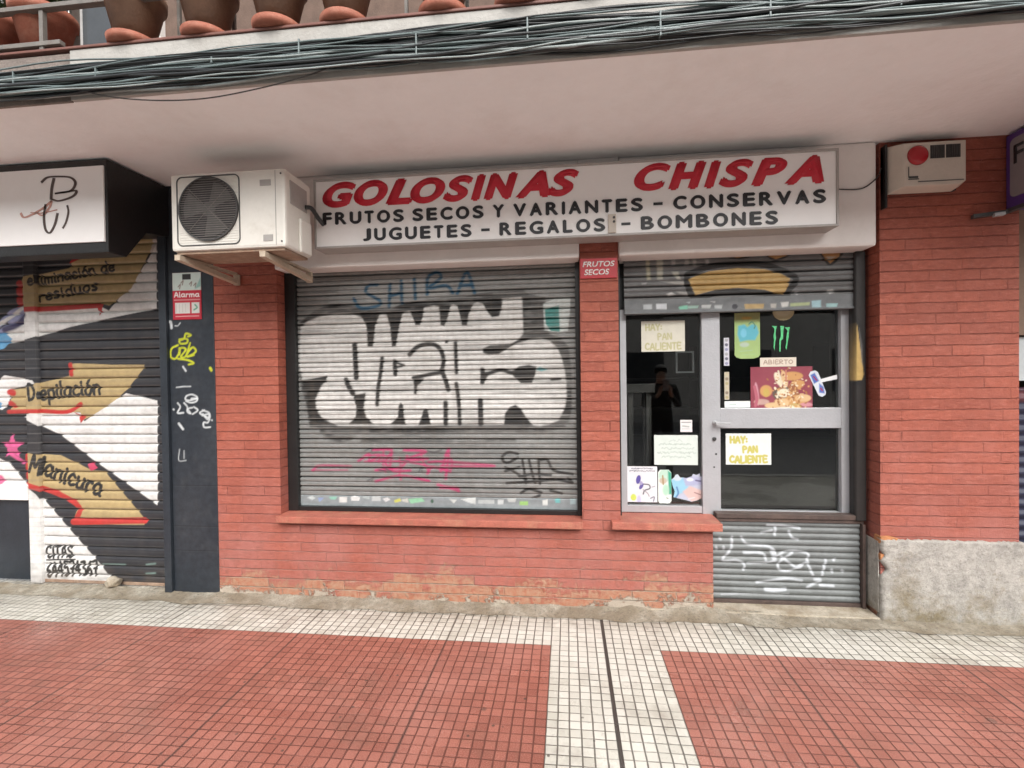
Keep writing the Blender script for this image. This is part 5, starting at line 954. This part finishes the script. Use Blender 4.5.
tp.location = (-2.74, -.97, 3.251); dup(tp, (-3.06, -.95, 3.251), .8, 'darker orange flower pot cut off by the left edge of the view')
op.location = (-2.165, -1.02, 3.251)
for k, (x, lb) in enumerate(((-1.765, 'second brown flower pot from the thick railing post'), (-1.385, 'third brown flower pot from the thick railing post'), (-1.045, 'fourth brown flower pot, above the left part of the long sign'), (-.558, 'fifth brown flower pot, only its saucer in view at the top edge'), (-.195, 'sixth brown flower pot, a sliver of saucer at the top edge'), (.13, 'last brown flower pot on the right, barely in view at the top edge'))):
    dup(op, (x, -1.02+random.uniform(-.01, .01), 3.251), k*1.3+.5, lb)

# cables
kinds = ('blackcable', 'sheencable', 'blackcable', 'sheencable', 'blackcable', 'sheencable', 'blackcable', 'greycable')
rc = random.Random(21)
LBL = {'blackcable': 'black cable running in the bundle along the balcony edge', 'sheencable': 'cable tinted teal for sky reflections, running in the bundle along the balcony edge', 'greycable': 'pale grey cable running in the bundle along the balcony edge'}
for k in range(60):
    kd = kinds[rc.randrange(8)]; row = k % 12; lay = k//12; z0 = 3.020+row*.0098; y0 = -1.102-lay*.0100; r = rc.choice((.0035, .004, .0045, .005, .0075))
    ph = [rc.uniform(0, 6.28) for _ in range(4)]; pts = []
    for i in range(86):
        x = -6.5+i*.145; zz = z0+.016*math.sin(x*1.3+ph[0])+.010*math.sin(x*3.1+ph[1])+.014*math.sin(.6*x+ph[3])+.006*math.sin(x*7.3+ph[2]); zz -= .012*max(0, math.sin(x*.9+ph[3]))**3 if row < 3 else 0
        zz += .0095*(1.0-min(1, max(0, (x+2.9)/1.2)))*-.6
        pts.append((x, y0-.005*abs(math.sin(x*2.3+ph[2])), zz))
    tag(MB().tube(pts, r, 7).build('cable', M[kd], smooth=True), LBL[kd], 'cable', 'cables bundled along the balcony edge')
for k in range(14):
    x = -4.3+k*.52+rc.uniform(-.06, .06)
    o = MB().box(x-.004, x+.004, -1.150, -1.096, rc.choice((3.012, 3.05, 3.07)), rc.choice((3.10, 3.12, 3.145))).build('cable_tie', M['sheencable'], bev=.003); o.rotation_euler = (0, 0, 0)
    tag(o, 'thin tie strapped round the cable bundle on the balcony edge', 'cable tie', 'ties round the cable bundle')
tag(MB().tube([tuple(v) for v in curve([(-2.45, -1.135, 3.03), (-2.349, -1.125, 3.003), (-2.159, -1.12, 2.959), (-1.919, -1.12, 2.929), (-1.683, -1.12, 2.924), (-1.426, -1.12, 2.950), (-1.201, -1.125, 2.984), (-1.0, -1.13, 3.03)], 6)], .003, 6).build('loose_wire', M['brownwire']), 'thin loose wire sagging below the cable bundle over the air conditioner', 'wire')

# ================================================================== ACROSS THE STREET (seen only in the glass)
ob = empty('opposite_building', (0, -16, 0), 'plain apartment building across the street', 'building')
box('wall', M['facade'], ob, -30, 30, -22, -16, 0, 8.5)
for i in range(14):
    for j in range(3): box('window', M['shutterw'], ob, -26+i*4, -24.2+i*4, -16.02, -15.98, .9+j*2.9, 2.5+j*2.9)

# a passer-by on the pavement, mirrored faintly in the shop window
def person():
    J = dict(pel=(0, 0, .95), sp=(0, .0, 1.12), ch=(0, .01, 1.32), nk=(0, .015, 1.455), hd=(0, .035, 1.56), hd2=(0, .03, 1.635), nose=(0, .135, 1.575))
    E = [('pel', 'sp'), ('sp', 'ch'), ('ch', 'nk'), ('nk', 'hd'), ('hd', 'hd2'), ('hd', 'nose')]
    r = dict(pel=(.165, .12), sp=(.15, .115), ch=(.175, .12), nk=(.056, .056), hd=(.078, .095), hd2=(.07, .085), nose=(.012, .012))
    for s_, n in ((-1, 'l'), (1, 'r')):
        J.update({n+'hip': (.095*s_, 0, .88), n+'kn': (.11*s_, .015, .49), n+'an': (.12*s_, -.01, .09), n+'toe': (.135*s_, .16, .045), n+'sh': (.185*s_, .0, 1.385), n+'el': (.235*s_, .09, 1.13), n+'wr': (.085*s_, .30, 1.30), n+'pm': (.06*s_, .345, 1.345)})
        E += [('pel', n+'hip'), (n+'hip', n+'kn'), (n+'kn', n+'an'), (n+'an', n+'toe'), ('ch', n+'sh'), (n+'sh', n+'el'), (n+'el', n+'wr'), (n+'wr', n+'pm')]
        r.update({n+'hip': (.10, .10), n+'kn': (.066, .066), n+'an': (.048, .05), n+'toe': (.045, .035), n+'sh': (.075, .075), n+'el': (.052, .052), n+'wr': (.032, .032), n+'pm': (.036, .022)})
        for f, (dx, L) in enumerate(((.03, .05), (.012, .07), (-.004, .078), (-.02, .07), (-.034, .055))):
            a_ = n+'f%d' % f; J[a_] = ((.06+dx*.8)*s_, .37, 1.375+L*.35); J[a_+'t'] = ((.045+dx*.5)*s_, .375+L*.25, 1.375+L*.8); E += [(n+'pm', a_), (a_, a_+'t')]; r[a_] = (.0095, .0095); r[a_+'t'] = (.008, .008)
    K = list(J); me = bpy.data.meshes.new('body'); me.from_pydata([J[k] for k in K], [(K.index(a), K.index(b)) for a, b in E], [])
    o = bpy.data.objects.new('tmp', me); COL.objects.link(o); o.modifiers.new('skin', 'SKIN'); sd_ = o.modifiers.new('sub', 'SUBSURF'); sd_.levels = 2; sd_.render_levels = 2
    for k, v_ in zip(K, me.skin_vertices[0].data): v_.radius = r[k]; v_.use_root = (k == 'pel')
    dg = bpy.context.evaluated_depsgraph_get(); m2 = bpy.data.meshes.new_from_object(o.evaluated_get(dg)); bpy.data.objects.remove(o)
    m2.materials.clear(); m2.materials.append(M['coat']); m2.materials.append(M['skin']); m2.materials.append(M['trousers'])
    for p in m2.polygons:
        c = p.center; p.material_index = 1 if (c.z > 1.455 or c.y > .30) else (2 if c.z < .86 else 0)
    return m2
M.update(coat=plain('dark_coat', (.02, .02, .022), .8), skin=plain('skin', (.42, .25, .18), .5), trousers=plain('dark_trousers', (.03, .032, .04), .8), hair=plain('dark_hair', (.025, .018, .013), .6))
PX_, PY_ = 1.33, -3.42
per = empty('person', (PX_, PY_, 0), 'person in a dark coat holding up a phone, mirrored in the left shop window', 'person')
bm_ = person(); bm_.transform(Matrix.Translation((PX_, PY_, 0))); body = link('body', bm_, None, per, True)
hr = bpy.data.meshes.new('hair'); bm = bmesh.new(); bmesh.ops.create_uvsphere(bm, u_segments=24, v_segments=16, radius=1)
bmesh.ops.delete(bm, geom=[v for v in bm.verts if v.co.z < -.25 or (v.co.y > .45 and v.co.z < .45)], context='VERTS')
for v in bm.verts: v.co = Vector((v.co.x*.092+PX_, v.co.y*.112+.022+PY_, v.co.z*.105+1.62))
bm.to_mesh(hr); bm.free(); link('hair', hr, M['hair'], body, True)
for s_ in (-1, 1): MB().lathe([(.002, -.006), (.009, -.003), (.010, .003), (.003, .006)], 10, (PX_+.032*s_, PY_+.112, 1.605)).build('eye', M['black'], body)
tag(MB().box(PX_-.04, PX_+.04, PY_+.385, PY_+.394, 1.36, 1.52).build('phone', M['alu2'], bev=.003), 'silver phone held up by the person in the dark coat', 'phone')

# ================================================================== LIGHT, WORLD, CAMERA
wd = bpy.data.worlds.new('World'); S.world = wd; wd.use_nodes = True; nt = wd.node_tree; bg = nt.nodes['Background']
sky = nt.nodes.new('ShaderNodeTexSky'); sky.sky_type = 'NISHITA'; sky.sun_disc = False; sky.sun_elevation = R(42); sky.sun_rotation = R(160); sky.dust_density = 3; sky.air_density = 1.2
hs = nt.nodes.new('ShaderNodeHueSaturation'); hs.inputs['Saturation'].default_value = .18
nt.links.new(sky.outputs[0], hs.inputs['Color']); nt.links.new(hs.outputs[0], bg.inputs['Color']); bg.inputs['Strength'].default_value = .15
su = bpy.data.lights.new('sun', 'SUN'); su.energy = 1.5; su.angle = R(50); su.color = (1, .96, .91)
so = bpy.data.objects.new('sun', su); COL.objects.link(so)
el, az = R(42), R(160)   # azimuth clockwise from +Y
d = Vector((math.sin(az)*math.cos(el), math.cos(az)*math.cos(el), math.sin(el)))
so.rotation_euler = (-d).to_track_quat('-Z', 'Y').to_euler(); so.location = d*30
cam = bpy.data.cameras.new('camera'); co = bpy.data.objects.new('camera', cam); COL.objects.link(co)
cam.sensor_width = 36; cam.lens = 489.38/1024*36; cam.clip_end = 1000; cam.clip_start = .05
yaw, pitch, roll = .111, -.013, -.013
fw = Vector((-math.sin(yaw)*math.cos(pitch), math.cos(yaw)*math.cos(pitch), math.sin(pitch))); rt = Vector((math.cos(yaw), math.sin(yaw), 0)); upv = rt.cross(fw)
c_, s_ = math.cos(roll), math.sin(roll); rt, upv = rt*c_+upv*s_, upv*c_-rt*s_
mt = Matrix((rt, upv, -fw)).transposed().to_4x4(); mt.translation = Vector((0, -3.311, 1.564)); co.matrix_world = mt
S.camera = co
S.view_settings.view_transform = 'Standard'; S.view_settings.look = 'None'; S.view_settings.exposure = 1.1; S.view_settings.gamma = 1
S.cycles.max_bounces = 8; S.cycles.diffuse_bounces = 5; S.cycles.use_denoising = True; S.render.filter_size = 1.15
